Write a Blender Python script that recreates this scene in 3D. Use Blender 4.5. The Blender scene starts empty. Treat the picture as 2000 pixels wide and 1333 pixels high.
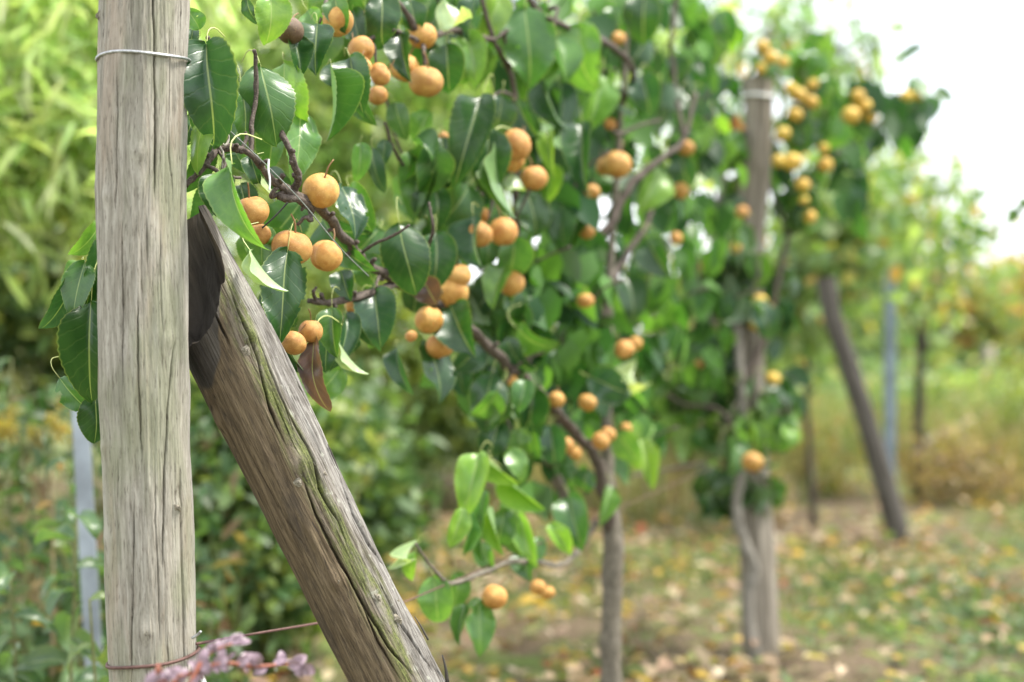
import bpy, math, random
import numpy as np
from mathutils import Vector, Matrix

# ------------------------------------------------------------------ camera, sky, sun, exposure
scene = bpy.context.scene
F = 50.0 / 36.0 * 2000.0
PITCH = math.radians(0.54)
CAMZ = 1.0
cam_data = bpy.data.cameras.new("camera")
cam = bpy.data.objects.new("camera", cam_data)
scene.collection.objects.link(cam)
scene.camera = cam
cam.location = (0, 0, CAMZ)
cam.rotation_euler = (math.radians(90) - PITCH, 0, 0)
cam_data.lens = 50
cam_data.sensor_width = 36
cam_data.clip_end = 2000
cam_data.dof.use_dof = True
cam_data.dof.focus_distance = 1.80
cam_data.dof.aperture_fstop = 2.2

SUN_DIR = Vector((0.46, 0.06, 0.86)).normalized()      # towards the sun
world = bpy.data.worlds.new("World")
scene.world = world
world.use_nodes = True
wn, wl = world.node_tree.nodes, world.node_tree.links
wn.clear()
w_out = wn.new('ShaderNodeOutputWorld')
w_bg = wn.new('ShaderNodeBackground')
w_sky = wn.new('ShaderNodeTexSky')
w_sky.sky_type = 'NISHITA'
w_sky.sun_disc = False
w_sky.sun_elevation = math.asin(SUN_DIR.z)
w_sky.sun_rotation = math.atan2(SUN_DIR.x, SUN_DIR.y)
w_sky.dust_density = 3.0
w_tc = wn.new('ShaderNodeTexCoord')
w_no = wn.new('ShaderNodeTexNoise')
w_no.inputs['Scale'].default_value = 2.6
w_no.inputs['Detail'].default_value = 5
w_ra = wn.new('ShaderNodeValToRGB')
w_ra.color_ramp.elements[0].position = 0.38
w_ra.color_ramp.elements[0].color = (0.35, 0.35, 0.35, 1)
w_ra.color_ramp.elements[1].position = 0.56
w_ra.color_ramp.elements[1].color = (1, 1, 1, 1)
w_mx = wn.new('ShaderNodeMixRGB')
w_mx.inputs[2].default_value = (10.5, 10.8, 11.2, 1)      # thin white cloud over the blue
w_bg.inputs['Strength'].default_value = 0.1
wl.new(w_tc.outputs['Generated'], w_no.inputs['Vector'])
wl.new(w_no.outputs['Fac'], w_ra.inputs['Fac'])
wl.new(w_ra.outputs['Color'], w_mx.inputs['Fac'])
wl.new(w_sky.outputs['Color'], w_mx.inputs[1])
wl.new(w_mx.outputs['Color'], w_bg.inputs['Color'])
wl.new(w_bg.outputs['Background'], w_out.inputs['Surface'])

sun_data = bpy.data.lights.new("sun", 'SUN')
sun_data.energy = 3.2
sun_data.angle = math.radians(11)
sun_data.color = (1.0, 0.95, 0.86)
sun = bpy.data.objects.new("sun", sun_data)
scene.collection.objects.link(sun)
sun.rotation_euler = SUN_DIR.to_track_quat('Z', 'Y').to_euler()
sun.location = (3, 2, 6)

vs = scene.view_settings
vs.view_transform = 'Standard'
vs.look = 'None'
vs.exposure = 1.34
vs.gamma = 1
vs.use_curve_mapping = False
scene.cycles.use_denoising = True
try:
    scene.cycles.denoiser = 'OPENIMAGEDENOISE'
except Exception:
    pass
scene.cycles.max_bounces = 8
scene.cycles.transparent_max_bounces = 8

# ------------------------------------------------------------------ helpers
rng = np.random.default_rng(11)
random.seed(5)
COL = scene.collection
FWD = Vector((0, math.cos(PITCH), -math.sin(PITCH)))
UP = Vector((0, math.sin(PITCH), math.cos(PITCH)))
CAM = Vector((0, 0, CAMZ))


def V(px, py, d):
    """world point that stands d metres in front of the camera along its axis"""
    return CAM + d * (FWD + Vector(((px - 1000) / F, 0, 0)) + UP * ((666.5 - py) / F))


def row_y(px):
    """distance of the trellis row (from the near post to the middle post) in this direction"""
    s = (px - 1000) / F
    t = (0.44 + 1.72 * s) / (1.19 - 2.58 * s)
    return 1.72 + 2.58 * max(-0.05, min(t, 3.0)) - 0.05 * max(0.0, min(1.0, (820 - px) / 200.0))


def ground_d(py):
    return CAMZ * F / max(py - 640.0, 1.0)


def tag(o, label=None, cat=None, group=None, kind=None):
    if label: o["label"] = label
    if cat: o["category"] = cat
    if group: o["group"] = group
    if kind: o["kind"] = kind
    return o


def empty(name, loc, label, cat, group=None):
    o = bpy.data.objects.new(name, None)
    o.location = loc
    o.empty_display_size = 0.05
    COL.objects.link(o)
    return tag(o, label, cat, group)


def attach(o, parent):
    """parent keeps the child where it stands (parents are unrotated empties or world-placed meshes)"""
    o.parent = parent
    p = Matrix.Translation(parent.location)
    if parent.parent is not None:
        p = Matrix.Identity(4)
    o.matrix_parent_inverse = p.inverted()
    return o


def mesh(name, verts, faces, mat=None, smooth=True, uvs=None, col=None, fmat=None, mats=None):
    me = bpy.data.meshes.new(name)
    me.from_pydata([tuple(v) for v in verts] if not isinstance(verts, np.ndarray) else verts.tolist(), [], faces)
    if smooth:
        me.polygons.foreach_set("use_smooth", [True] * len(me.polygons))
    if uvs is not None:
        lay = me.uv_layers.new(name="UVMap")
        idx = np.empty(len(me.loops), np.int32)
        me.loops.foreach_get("vertex_index", idx)
        lay.data.foreach_set("uv", np.asarray(uvs, np.float32)[idx].ravel())
    if col is not None:
        a = me.color_attributes.new("Col", 'FLOAT_COLOR', 'POINT')
        c = np.ones((len(verts), 4), np.float32)
        c[:, :3] = col
        a.data.foreach_set("color", c.ravel())
    for m in (mats or ([mat] if mat else [])):
        me.materials.append(m)
    if fmat is not None:
        me.polygons.foreach_set("material_index", np.asarray(fmat, np.int32))
    me.update()
    return me


def obj(name, me, parent=None):
    o = bpy.data.objects.new(name, me)
    COL.objects.link(o)
    if parent is not None:
        attach(o, parent)
    return o


_perm = np.random.default_rng(3).random(4096)


def vnoise(x, y, z=0.0, seed=0):
    x, y, z = np.broadcast_arrays(np.asarray(x, float), np.asarray(y, float), np.asarray(z, float))
    xi, yi, zi = np.floor(x).astype(int), np.floor(y).astype(int), np.floor(z).astype(int)
    fx, fy, fz = x - xi, y - yi, z - zi
    fx, fy, fz = [f * f * (3 - 2 * f) for f in (fx, fy, fz)]
    h = lambda a, b, c: _perm[(a * 73 + b * 1931 + c * 397 + seed * 811) % 4096]
    r = 0
    for dx in (0, 1):
        for dy in (0, 1):
            for dz in (0, 1):
                r = r + h(xi + dx, yi + dy, zi + dz) * (fx if dx else 1 - fx) * (fy if dy else 1 - fy) * (fz if dz else 1 - fz)
    return r * 2 - 1


def smooth_path(pts, n):
    """Catmull-Rom through points (rows of any width)"""
    P = np.array(pts, float)
    P = np.vstack([2 * P[0] - P[1], P, 2 * P[-1] - P[-2]])
    out = []
    seg = len(P) - 3
    for t in np.linspace(0, seg - 1e-6, n):
        i = int(t)
        f = t - i
        a, b, c, d = P[i:i + 4]
        out.append(0.5 * ((2 * b) + (-a + c) * f + (2 * a - 5 * b + 4 * c - d) * f * f + (-a + 3 * b - 3 * c + d) * f ** 3))
    return np.array(out)


def tube_data(path, radii, seg=8, bump=0.0, seed=0, caps=True):
    P = np.asarray(path, float)
    n = len(P)
    R = np.broadcast_to(np.asarray(radii, float), (n,))
    T = np.gradient(P, axis=0)
    T /= np.linalg.norm(T, axis=1)[:, None] + 1e-12
    ref = np.array([0.0, 0, 1]) if abs(T[0][2]) < 0.9 else np.array([1.0, 0, 0])
    u = np.cross(T[0], ref); u /= np.linalg.norm(u)
    verts = []
    uv = []
    ang = np.linspace(0, 2 * np.pi, seg, endpoint=False)
    s = 0
    for i in range(n):
        u = u - T[i] * np.dot(u, T[i]); u /= np.linalg.norm(u) + 1e-12
        w = np.cross(T[i], u)
        if i: s += np.linalg.norm(P[i] - P[i - 1])
        r = R[i] * (1 + bump * vnoise(np.cos(ang) * 1.3 + 5, np.sin(ang) * 1.3 + 5, s / max(R[i] * 2.5, 1e-6), seed))
        verts.append(P[i] + np.outer(np.cos(ang) * r, u) + np.outer(np.sin(ang) * r, w))
        uv.append(np.stack([ang * R[i], np.full(seg, s)], 1))
    verts = np.vstack(verts)
    uv = np.vstack(uv)
    faces = []
    for i in range(n - 1):
        for j in range(seg):
            k = (j + 1) % seg
            faces.append((i * seg + j, i * seg + k, (i + 1) * seg + k, (i + 1) * seg + j))
    if caps:
        faces.append(tuple(range(seg - 1, -1, -1)))
        faces.append(tuple((n - 1) * seg + j for j in range(seg)))
    return verts, faces, uv


def tube(name, path, radii, mat, parent=None, seg=8, bump=0.0, seed=0):
    v, f, uv = tube_data(path, radii, seg, bump, seed)
    return obj(name, mesh(name, v, f, mat, uvs=uv), parent)


# ------------------------------------------------------------------ materials
class NT:
    def __init__(self, name):
        self.m = bpy.data.materials.new(name)
        self.m.use_nodes = True
        self.n, self.l = self.m.node_tree.nodes, self.m.node_tree.links
        self.n.clear()
        self.out = self.n.new('ShaderNodeOutputMaterial')

    def put(self, sock, v):
        if hasattr(v, 'links'):
            self.l.new(v, sock)
        elif isinstance(v, (tuple, list)) and len(v) == 3 and sock.type == 'RGBA':
            sock.default_value = (*v, 1)
        else:
            sock.default_value = v

    def math(self, op, a, b=0.0, c=None, clamp=False):
        n = self.n.new('ShaderNodeMath'); n.operation = op; n.use_clamp = clamp
        self.put(n.inputs[0], a); self.put(n.inputs[1], b)
        if c is not None: self.put(n.inputs[2], c)
        return n.outputs[0]

    def mix(self, f, a, b, mode='MIX'):
        n = self.n.new('ShaderNodeMixRGB'); n.blend_type = mode
        self.put(n.inputs[0], f); self.put(n.inputs[1], a); self.put(n.inputs[2], b)
        return n.outputs[0]

    def noise(self, vec, scale, detail=4, rough=0.55, dist=0.0):
        n = self.n.new('ShaderNodeTexNoise')
        if vec is not None: self.l.new(vec, n.inputs['Vector'])
        n.inputs['Scale'].default_value = scale; n.inputs['Detail'].default_value = detail
        n.inputs['Roughness'].default_value = rough; n.inputs['Distortion'].default_value = dist
        return n.outputs['Fac']

    def voro(self, vec, scale, feature='F1', out='Distance'):
        n = self.n.new('ShaderNodeTexVoronoi'); n.feature = feature
        if vec is not None: self.l.new(vec, n.inputs['Vector'])
        n.inputs['Scale'].default_value = scale
        return n.outputs[out]

    def step(self, x, lo, hi, a=0.0, b=1.0):
        n = self.n.new('ShaderNodeMapRange'); n.interpolation_type = 'SMOOTHSTEP'
        self.put(n.inputs[0], x)
        for i, q in enumerate((lo, hi, a, b)): self.put(n.inputs[i + 1], q)
        return n.outputs[0]

    def mapv(self, vec, scale=(1, 1, 1), loc=(0, 0, 0)):
        n = self.n.new('ShaderNodeMapping')
        self.l.new(vec, n.inputs['Vector'])
        n.inputs['Scale'].default_value = scale; n.inputs['Location'].default_value = loc
        return n.outputs[0]

    def tc(self, k):
        n = self.n.new('ShaderNodeTexCoord')
        return n.outputs[k]

    def xyz(self, vec):
        n = self.n.new('ShaderNodeSeparateXYZ'); self.l.new(vec, n.inputs[0])
        return n.outputs

    def bump(self, h, strength=0.3, dist=0.01):
        n = self.n.new('ShaderNodeBump'); self.put(n.inputs['Height'], h)
        n.inputs['Strength'].default_value = strength; n.inputs['Distance'].default_value = dist
        return n.outputs[0]

    def bsdf(self, col, rough=0.6, spec=0.5, normal=None, **kw):
        n = self.n.new('ShaderNodeBsdfPrincipled')
        self.put(n.inputs['Base Color'], col); self.put(n.inputs['Roughness'], rough)
        self.put(n.inputs['Specular IOR Level'], spec)
        for k, v in kw.items(): self.put(n.inputs[k.replace('_', ' ')], v)
        if normal is not None: self.l.new(normal, n.inputs['Normal'])
        return n.outputs[0]

    def done(self, sh):
        self.l.new(sh, self.out.inputs['Surface'])
        return self.m


def leaf_material(name, source, rough=0.27, trans=0.30, veins=True, spec=0.62, tt=(2.1, 2.1, 0.8)):
    t = NT(name)
    if source == 'object':
        oi = t.n.new('ShaderNodeObjectInfo'); col = oi.outputs['Color']; rnd = oi.outputs['Random']
    else:
        at = t.n.new('ShaderNodeAttribute'); at.attribute_name = 'Col'; col = at.outputs['Color']; rnd = 0.3
    norm = None
    tcn = t.tc('Object')
    if veins:
        uv = t.xyz(t.tc('UV'))
        u = t.math('ABSOLUTE', t.math('MULTIPLY_ADD', uv[0], 2.0, -1.0))
        v = uv[1]
        mid = t.step(u, 0.012, 0.05, 1.0, 0.0)
        wob = t.noise(t.tc('UV'), 5.0, 2)
        ph = t.math('MULTIPLY_ADD', v, 8.0, t.math('MULTIPLY_ADD', wob, 0.5, t.math('MULTIPLY', t.math('POWER', u, 0.8), -1.9)))
        fr = t.math('ABSOLUTE', t.math('SUBTRACT', t.math('FRACT', ph), 0.5))
        side = t.step(fr, 0.0, 0.10, 1.0, 0.0)
        fine = t.voro(t.mapv(t.tc('UV'), (16, 24, 1)), 1.0, 'DISTANCE_TO_EDGE')
        wv = t.n.new('ShaderNodeCombineXYZ')
        t.l.new(uv[0], wv.inputs[0]); t.l.new(uv[1], wv.inputs[1]); t.put(wv.inputs[2], t.math('MULTIPLY', rnd, 37.0))
        blot = t.noise(wv.outputs[0], 3.0, 4, 0.6)
        dark = t.mix(t.step(blot, 0.3, 0.7), t.mix(1.0, col, (0.72, 0.8, 0.8), 'MULTIPLY'), t.mix(1.0, col, (1.25, 1.15, 1.05), 'MULTIPLY'))
        pale = t.mix(0.55, col, (0.42, 0.5, 0.2))
        c = t.mix(t.math('MULTIPLY', side, 0.07), dark, pale)
        c = t.mix(t.math('MULTIPLY', mid, 0.75), c, pale)
        edge = t.step(u, 0.93, 1.0)
        c = t.mix(t.math('MULTIPLY', edge, 0.35), c, (0.35, 0.42, 0.12))
        spots = t.step(t.voro(wv.outputs[0], 6.5), 0.035, 0.075, 1.0, 0.0)
        spots = t.math('MULTIPLY', spots, t.step(t.noise(wv.outputs[0], 1.3, 2), 0.52, 0.6))
        c = t.mix(t.math('MULTIPLY', spots, 0.8), c, (0.10, 0.055, 0.025))
        h = t.math('ADD', t.math('MULTIPLY', side, -0.8), t.math('ADD', t.math('MULTIPLY', mid, -1.0), t.math('MULTIPLY', t.step(fine, 0.0, 0.25), 0.05)))
        norm = t.bump(h, 0.15, 0.004)
        rg = t.math('ADD', rough, t.math('MULTIPLY', blot, 0.12))
    else:
        c = col; rg = rough
    geo = t.n.new('ShaderNodeNewGeometry')
    under = t.mix(0.45, c, (0.24, 0.34, 0.18))
    under = t.mix(1.0, under, t.mix(0.5, c, (0.5, 0.5, 0.5)), 'LIGHTEN') if False else under
    cc = t.mix(geo.outputs['Backfacing'], c, under)
    top = t.bsdf(cc, rg, spec, norm)
    tr = t.n.new('ShaderNodeBsdfTranslucent')
    t.put(tr.inputs['Color'], t.mix(1.0, c, tt, 'MULTIPLY'))
    ms = t.n.new('ShaderNodeMixShader'); ms.inputs[0].default_value = trans
    t.l.new(top, ms.inputs[1]); t.l.new(tr.outputs[0], ms.inputs[2])
    return t.done(ms.outputs[0])


M = {}
M['leaf'] = leaf_material('pear_leaf', 'object')
M['foliage'] = leaf_material('foliage', 'attr', 0.46, 0.38, False, 0.4)
M['bright'] = leaf_material('sunlit_foliage', 'attr', 0.45, 0.50, False, 0.5, (1.85, 1.95, 1.2))  # brighter foliage copy, sun glow put into its translucency and tint
M['barberry'] = leaf_material('barberry_leaf', 'object', 0.4, 0.1, False, 0.6)
M['dry'] = leaf_material('dry_foliage', 'attr', 0.75, 0.25, False, 0.2)


def petiole_mat():
    t = NT('petiole')
    return t.done(t.bsdf((0.36, 0.40, 0.13), 0.45))


M['petiole'] = petiole_mat()


def wood_mat(name, brace=False):
    t = NT(name)
    uv = t.tc('UV')
    s = t.xyz(uv)
    fib = t.noise(t.mapv(uv, (560, 46, 1)), 1.0, 6, 0.65)
    fib2 = t.noise(t.mapv(uv, (190, 13, 1)), 1.0, 6, 0.68, 0.3)
    speck = t.noise(t.mapv(uv, (900, 260, 1)), 1.0, 3, 0.6)
    broad = t.noise(t.mapv(uv, (22, 3.2, 1)), 1.0, 4, 0.6)
    broad2 = t.noise(t.mapv(uv, (14, 5, 1), (3.1, 1.7, 0)), 1.0, 4, 0.55)
    if not brace:
        c = t.mix(t.step(fib2, 0.32, 0.68), (0.20, 0.183, 0.148), (0.40, 0.375, 0.32))
        c = t.mix(t.math('MULTIPLY', t.step(broad, 0.50, 0.64), 0.5), c, (0.38, 0.30, 0.23))
        c = t.mix(t.math('MULTIPLY', t.step(broad2, 0.44, 0.64), 0.5), c, (0.215, 0.235, 0.135))
        big = t.noise(t.mapv(uv, (16, 2.2, 1), (7.3, 4.1, 0)), 1.0, 5, 0.65)
        c = t.mix(t.math('MULTIPLY', t.step(big, 0.52, 0.66), 0.6), c, (0.15, 0.14, 0.115))
        c = t.mix(t.math('MULTIPLY', t.step(big, 0.42, 0.30), 0.5), c, (0.42, 0.40, 0.36))
        c = t.mix(t.step(s[0], 0.046, 0.085, 0.0, 0.55), c, (0.36, 0.345, 0.32))  # right edge lightened: side light put into the wood colour
        c = t.mix(t.math('MULTIPLY', t.step(fib, 0.47, 0.33), 0.75), c, (0.075, 0.06, 0.045))
        c = t.mix(t.math('MULTIPLY', t.step(speck, 0.60, 0.72), 0.35), c, (0.48, 0.44, 0.37))
    else:
        c = t.mix(t.step(fib2, 0.3, 0.7), (0.070, 0.050, 0.029), (0.185, 0.14, 0.085))
        silver = t.mix(t.step(fib2, 0.3, 0.68), (0.11, 0.10, 0.088), (0.30, 0.285, 0.26))
        wob = t.math('ADD', t.math('MULTIPLY_ADD', broad, 0.06, s[0]), t.math('MULTIPLY_ADD', fib2, 0.03, -0.015))
        c = t.mix(t.step(wob, 0.030, 0.085), c, silver)
        # rot-dark blotches on the underside, high up
        rot = t.math('MULTIPLY', t.step(broad2, 0.47, 0.62), t.step(wob, 0.045, 0.02))
        rot = t.math('MULTIPLY', rot, t.step(s[1], 0.62, 0.25))
        c = t.mix(t.math('MULTIPLY', rot, 0.8), c, (0.045, 0.028, 0.016))
        # moss band between weathered top and brown underside
        md = t.math('ABSOLUTE', t.math('SUBTRACT', wob, t.math('MULTIPLY_ADD', s[1], -0.002, 0.053)))
        mossn = t.noise(t.mapv(uv, (60, 9, 1)), 1.0, 5, 0.7)
        moss = t.math('MULTIPLY', t.step(md, 0.021, 0.004), t.step(mossn, 0.40, 0.58))
        c = t.mix(t.math('MULTIPLY', moss, 0.85), c, t.mix(t.step(speck, 0.4, 0.6), (0.065, 0.085, 0.018), (0.15, 0.175, 0.045)))
        lich = t.math('MULTIPLY', t.step(t.noise(t.mapv(uv, (70, 50, 1)), 1.0, 4), 0.60, 0.68), t.step(wob, 0.04, 0.07))
        c = t.mix(t.math('MULTIPLY', lich, 0.6), c, (0.42, 0.43, 0.36))
        c = t.mix(t.math('MULTIPLY', t.step(fib, 0.48, 0.34), 0.8), c, (0.03, 0.024, 0.018))
        patch = t.noise(t.mapv(uv, (30, 7, 1), (1.3, 2.9, 0)), 1.0, 6, 0.7)
        c = t.mix(t.math('MULTIPLY', t.step(patch, 0.50, 0.64), 0.6), c, (0.045, 0.036, 0.028))
        at = t.n.new('ShaderNodeAttribute'); at.attribute_name = 'Col'
        char = t.math('MULTIPLY', at.outputs['Fac'], t.step(fib2, 0.1, 0.35, 0.75, 1.0))
        charc = t.mix(t.step(t.math('ADD', t.math('MULTIPLY', broad2, 0.75), t.math('MULTIPLY', fib2, 0.25)), 0.34, 0.66), (0.022, 0.019, 0.016), (0.10, 0.088, 0.074))
        charc = t.mix(t.math('MULTIPLY', t.step(fib2, 0.40, 0.30), 0.8), charc, (0.006, 0.005, 0.005))
        c = t.mix(char, c, charc)
    h = t.math('ADD', t.math('MULTIPLY', fib, 0.7), t.math('ADD', t.math('MULTIPLY', fib2, 0.8), t.math('MULTIPLY', speck, 0.25)))
    return t.done(t.bsdf(c, 0.85, 0.25, t.bump(h, 0.8, 0.003)))


M['post'] = wood_mat('weathered_post_wood')
M['brace'] = wood_mat('weathered_brace_wood', True)


def far_wood(name, a, b):
    t = NT(name)
    uv = t.tc('UV')
    f = t.noise(t.mapv(uv, (60, 4, 1)), 1.0, 5, 0.6)
    return t.done(t.bsdf(t.mix(t.step(f, 0.3, 0.7), a, b), 0.85, 0.2, t.bump(f, 0.5, 0.01)))


M['post2'] = far_wood('grey_post_wood', (0.15, 0.13, 0.10), (0.32, 0.285, 0.235))
M['brace3'] = far_wood('dark_brace_wood', (0.055, 0.049, 0.042), (0.13, 0.118, 0.102))
M['rail'] = far_wood('pale_rail_wood', (0.20, 0.18, 0.13), (0.34, 0.30, 0.23))


def bark_mat(name, a, b, sc=1.0):
    t = NT(name)
    uv = t.tc('UV')
    f = t.noise(t.mapv(uv, (260 * sc, 130 * sc, 1)), 1.0, 5, 0.65)
    ring = t.noise(t.mapv(uv, (40 * sc, 420 * sc, 1)), 1.0, 3, 0.6)
    len_ = t.step(t.voro(t.mapv(uv, (330 * sc, 330 * sc, 1)), 1.0), 0.16, 0.24, 1.0, 0.0)
    c = t.mix(t.step(f, 0.3, 0.7), a, b)
    c = t.mix(t.math('MULTIPLY', len_, 0.5), c, (0.33, 0.27, 0.21))
    c = t.mix(t.math('MULTIPLY', t.step(ring, 0.58, 0.7), 0.35), c, (0.27, 0.25, 0.22))
    h = t.math('ADD', f, t.math('ADD', t.math('MULTIPLY', ring, 0.5), len_))
    return t.done(t.bsdf(c, 0.75, 0.3, t.bump(h, 0.6, 0.002)))


M['bark'] = bark_mat('pear_bark', (0.042, 0.032, 0.026), (0.125, 0.098, 0.08))
M['bark_old'] = bark_mat('pear_trunk_bark', (0.08, 0.07, 0.052), (0.19, 0.168, 0.13), 0.4)
M['bark_grey'] = bark_mat('grey_bark', (0.12, 0.11, 0.09), (0.26, 0.24, 0.205), 0.3)
M['bark_dark'] = bark_mat('dark_bark', (0.03, 0.026, 0.02), (0.09, 0.075, 0.06), 0.3)


def pear_mat():
    t = NT('pear_skin')
    oi = t.n.new('ShaderNodeObjectInfo')
    o = t.tc('Object')
    sh = t.n.new('ShaderNodeVectorMath'); sh.operation = 'ADD'
    t.l.new(o, sh.inputs[0])
    cx = t.n.new('ShaderNodeCombineXYZ')
    for i in range(3): t.put(cx.inputs[i], t.math('MULTIPLY', oi.outputs['Random'], 5.0 + i))
    t.l.new(cx.outputs[0], sh.inputs[1])
    p = sh.outputs[0]
    big = t.noise(p, 1.6, 3)
    c = t.mix(t.step(big, 0.3, 0.7), t.mix(1.0, oi.outputs['Color'], (0.80, 0.66, 0.5), 'MULTIPLY'), t.mix(1.0, oi.outputs['Color'], (1.12, 1.15, 1.1), 'MULTIPLY'))
    vd = t.voro(p, 11.0)
    dots = t.step(vd, 0.12, 0.26, 1.0, 0.0)
    c = t.mix(t.math('MULTIPLY', dots, 0.5), c, (0.76, 0.52, 0.24))
    scar = t.step(t.noise(p, 4.5, 5, 0.7), 0.67, 0.74)
    c = t.mix(t.math('MULTIPLY', scar, 0.35), c, (0.26, 0.13, 0.05))
    h = t.math('ADD', dots, t.math('MULTIPLY', t.noise(p, 30, 2), 0.6))
    return t.done(t.bsdf(c, 0.5, 0.42, t.bump(h, 0.3, 0.02), Subsurface_Weight=0.06, Subsurface_Scale=0.02))


M['pear'] = pear_mat()


def plain(name, c, rough=0.6, spec=0.4, metal=0.0, sc=40, var=0.25):
    t = NT(name)
    n = t.noise(t.tc('Object'), sc, 4)
    col = t.mix(t.step(n, 0.3, 0.7), tuple(x * (1 - var) for x in c), tuple(min(1, x * (1 + var)) for x in c))
    return t.done(t.bsdf(col, rough, spec, t.bump(n, 0.15, 0.003), Metallic=metal))


M['stalk'] = plain('pear_stalk', (0.22, 0.12, 0.05), 0.6)
M['calyx'] = plain('pear_calyx', (0.05, 0.03, 0.02), 0.9)
M['wire'] = plain('galvanised_wire', (0.42, 0.43, 0.44), 0.42, 0.5, 0.7, 300)
M['rust'] = plain('rusty_wire', (0.12, 0.065, 0.055), 0.65, 0.4, 0.3, 300)
M['twine'] = plain('grey_green_twine', (0.20, 0.22, 0.20), 0.7, 0.3, 0, 300)
M['black_wire'] = plain('black_wire', (0.03, 0.035, 0.03), 0.6)
M['white_tie'] = plain('white_plastic', (0.75, 0.76, 0.76), 0.4, 0.5, 0, 80, 0.08)
M['tie'] = plain('grey_cloth_tie', (0.36, 0.33, 0.29), 0.9, 0.2, 0, 300)
M['knot'] = plain('knot_wood', (0.20, 0.18, 0.14), 0.9, 0.1, 0, 500, 0.5)
M['blue_metal'] = plain('blue_grey_metal', (0.20, 0.255, 0.31), 0.5, 0.5, 0.2, 10)
M['grey_metal'] = plain('pale_metal_post', (0.33, 0.37, 0.42), 0.5, 0.5, 0.3, 8, 0.3)
M['stem_red'] = plain('barberry_stem', (0.22, 0.07, 0.04), 0.5, 0.4, 0, 200)
M['stem_green'] = plain('weed_stem', (0.16, 0.17, 0.07), 0.7, 0.3, 0, 60)
M['stem_dry'] = plain('dry_stem', (0.30, 0.23, 0.13), 0.8, 0.2, 0, 60)


def ground_mat():
    t = NT('ground_litter')
    o = t.tc('Object')
    a = t.noise(o, 0.9, 5, 0.6)
    b = t.noise(o, 9, 5, 0.65)
    c_ = t.noise(o, 45, 4, 0.7)
    soil = t.mix(t.step(c_, 0.3, 0.7), (0.085, 0.064, 0.042), (0.21, 0.16, 0.108))
    green = t.mix(t.step(b, 0.3, 0.7), (0.075, 0.12, 0.03), (0.17, 0.22, 0.07))
    c = t.mix(t.step(t.math('ADD', t.math('MULTIPLY', a, 0.6), t.math('MULTIPLY', b, 0.4)), 0.46, 0.58), soil, green)
    y = t.xyz(o)[1]
    far = t.mix(t.step(a, 0.35, 0.65), (0.10, 0.14, 0.05), (0.20, 0.20, 0.09))
    c = t.mix(t.step(t.math('MULTIPLY_ADD', a, 3.0, y), 9.5, 12.5), c, far)
    return t.done(t.bsdf(c, 0.95, 0.1, t.bump(t.math('ADD', b, c_), 0.8, 0.03)))


M['ground'] = ground_mat()

# ------------------------------------------------------------------ leaf meshes
def leaf_profile(v):
    w = np.sin(np.pi * np.clip(v, 0, 1) ** 0.84) ** 0.66
    return w * (1 - 0.10 * v)


def leaf_mesh(name, nu, nv, fold=0.25, curl=0.15, wave=0.03, twist=0.0, serr=0.0, holes=(), seed=0, mat=None, cup=0.0):
    """unit leaf: base at the origin, tip at y = 1, half width 0.5, upper side +z"""
    verts, uvs, faces = [], [], []
    vv = np.linspace(0, 1, nv + 1)
    for i, v in enumerate(vv):
        w = 0.5 * max(float(leaf_profile(v)), 0.012)
        if v > 0.9: w = max(w * (1 - (v - 0.9) * 2.0), 0.006)
        for j in range(nu + 1):
            u = -1 + 2 * j / nu
            e = 1.0
            if serr and abs(u) > 0.99:
                e = 1 + serr * (1 if i % 2 else -1) + 0.03 * float(vnoise(v * 7, u, 0, seed))
            x = u * w * e
            a = abs(u)
            z = fold * w * (a ** 1.3) + cup * w * (a * a) * math.sin(math.pi * v)
            z += wave * float(vnoise(v * 3.5 + 2, u * 1.2 + 3, 0, seed)) * (0.3 + a)
            z += wave * 0.3 * a * math.sin(v * (9 + 2.3 * (seed % 5)) + u * 2 + seed)
            yy = v
            # bend along the length
            th = curl * v * v * 1.6
            z -= math.sin(th) * v * 0.6
            yy = v * (1 - 0.18 * th * th)
            tw = twist * v
            x, z = x * math.cos(tw) - (z) * math.sin(tw), x * math.sin(tw) + z * math.cos(tw)
            x += 0.06 * float(vnoise(v * 1.5, 7.7, 0, seed)) * v
            verts.append((x, yy, z)); uvs.append((u * 0.5 + 0.5, v))
    for i in range(nv):
        for j in range(nu):
            uc, vc = -1 + 2 * (j + 0.5) / nu, (i + 0.5) / nv
            if any(((uc - hu) * 0.45) ** 2 + (vc - hv) ** 2 < hr * hr for hu, hv, hr in holes):
                continue
            a = i * (nu + 1) + j
            faces.append((a, a + 1, a + nu + 2, a + nu + 1))
    return mesh(name, verts, faces, mat or M['leaf'], uvs=uvs)


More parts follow.
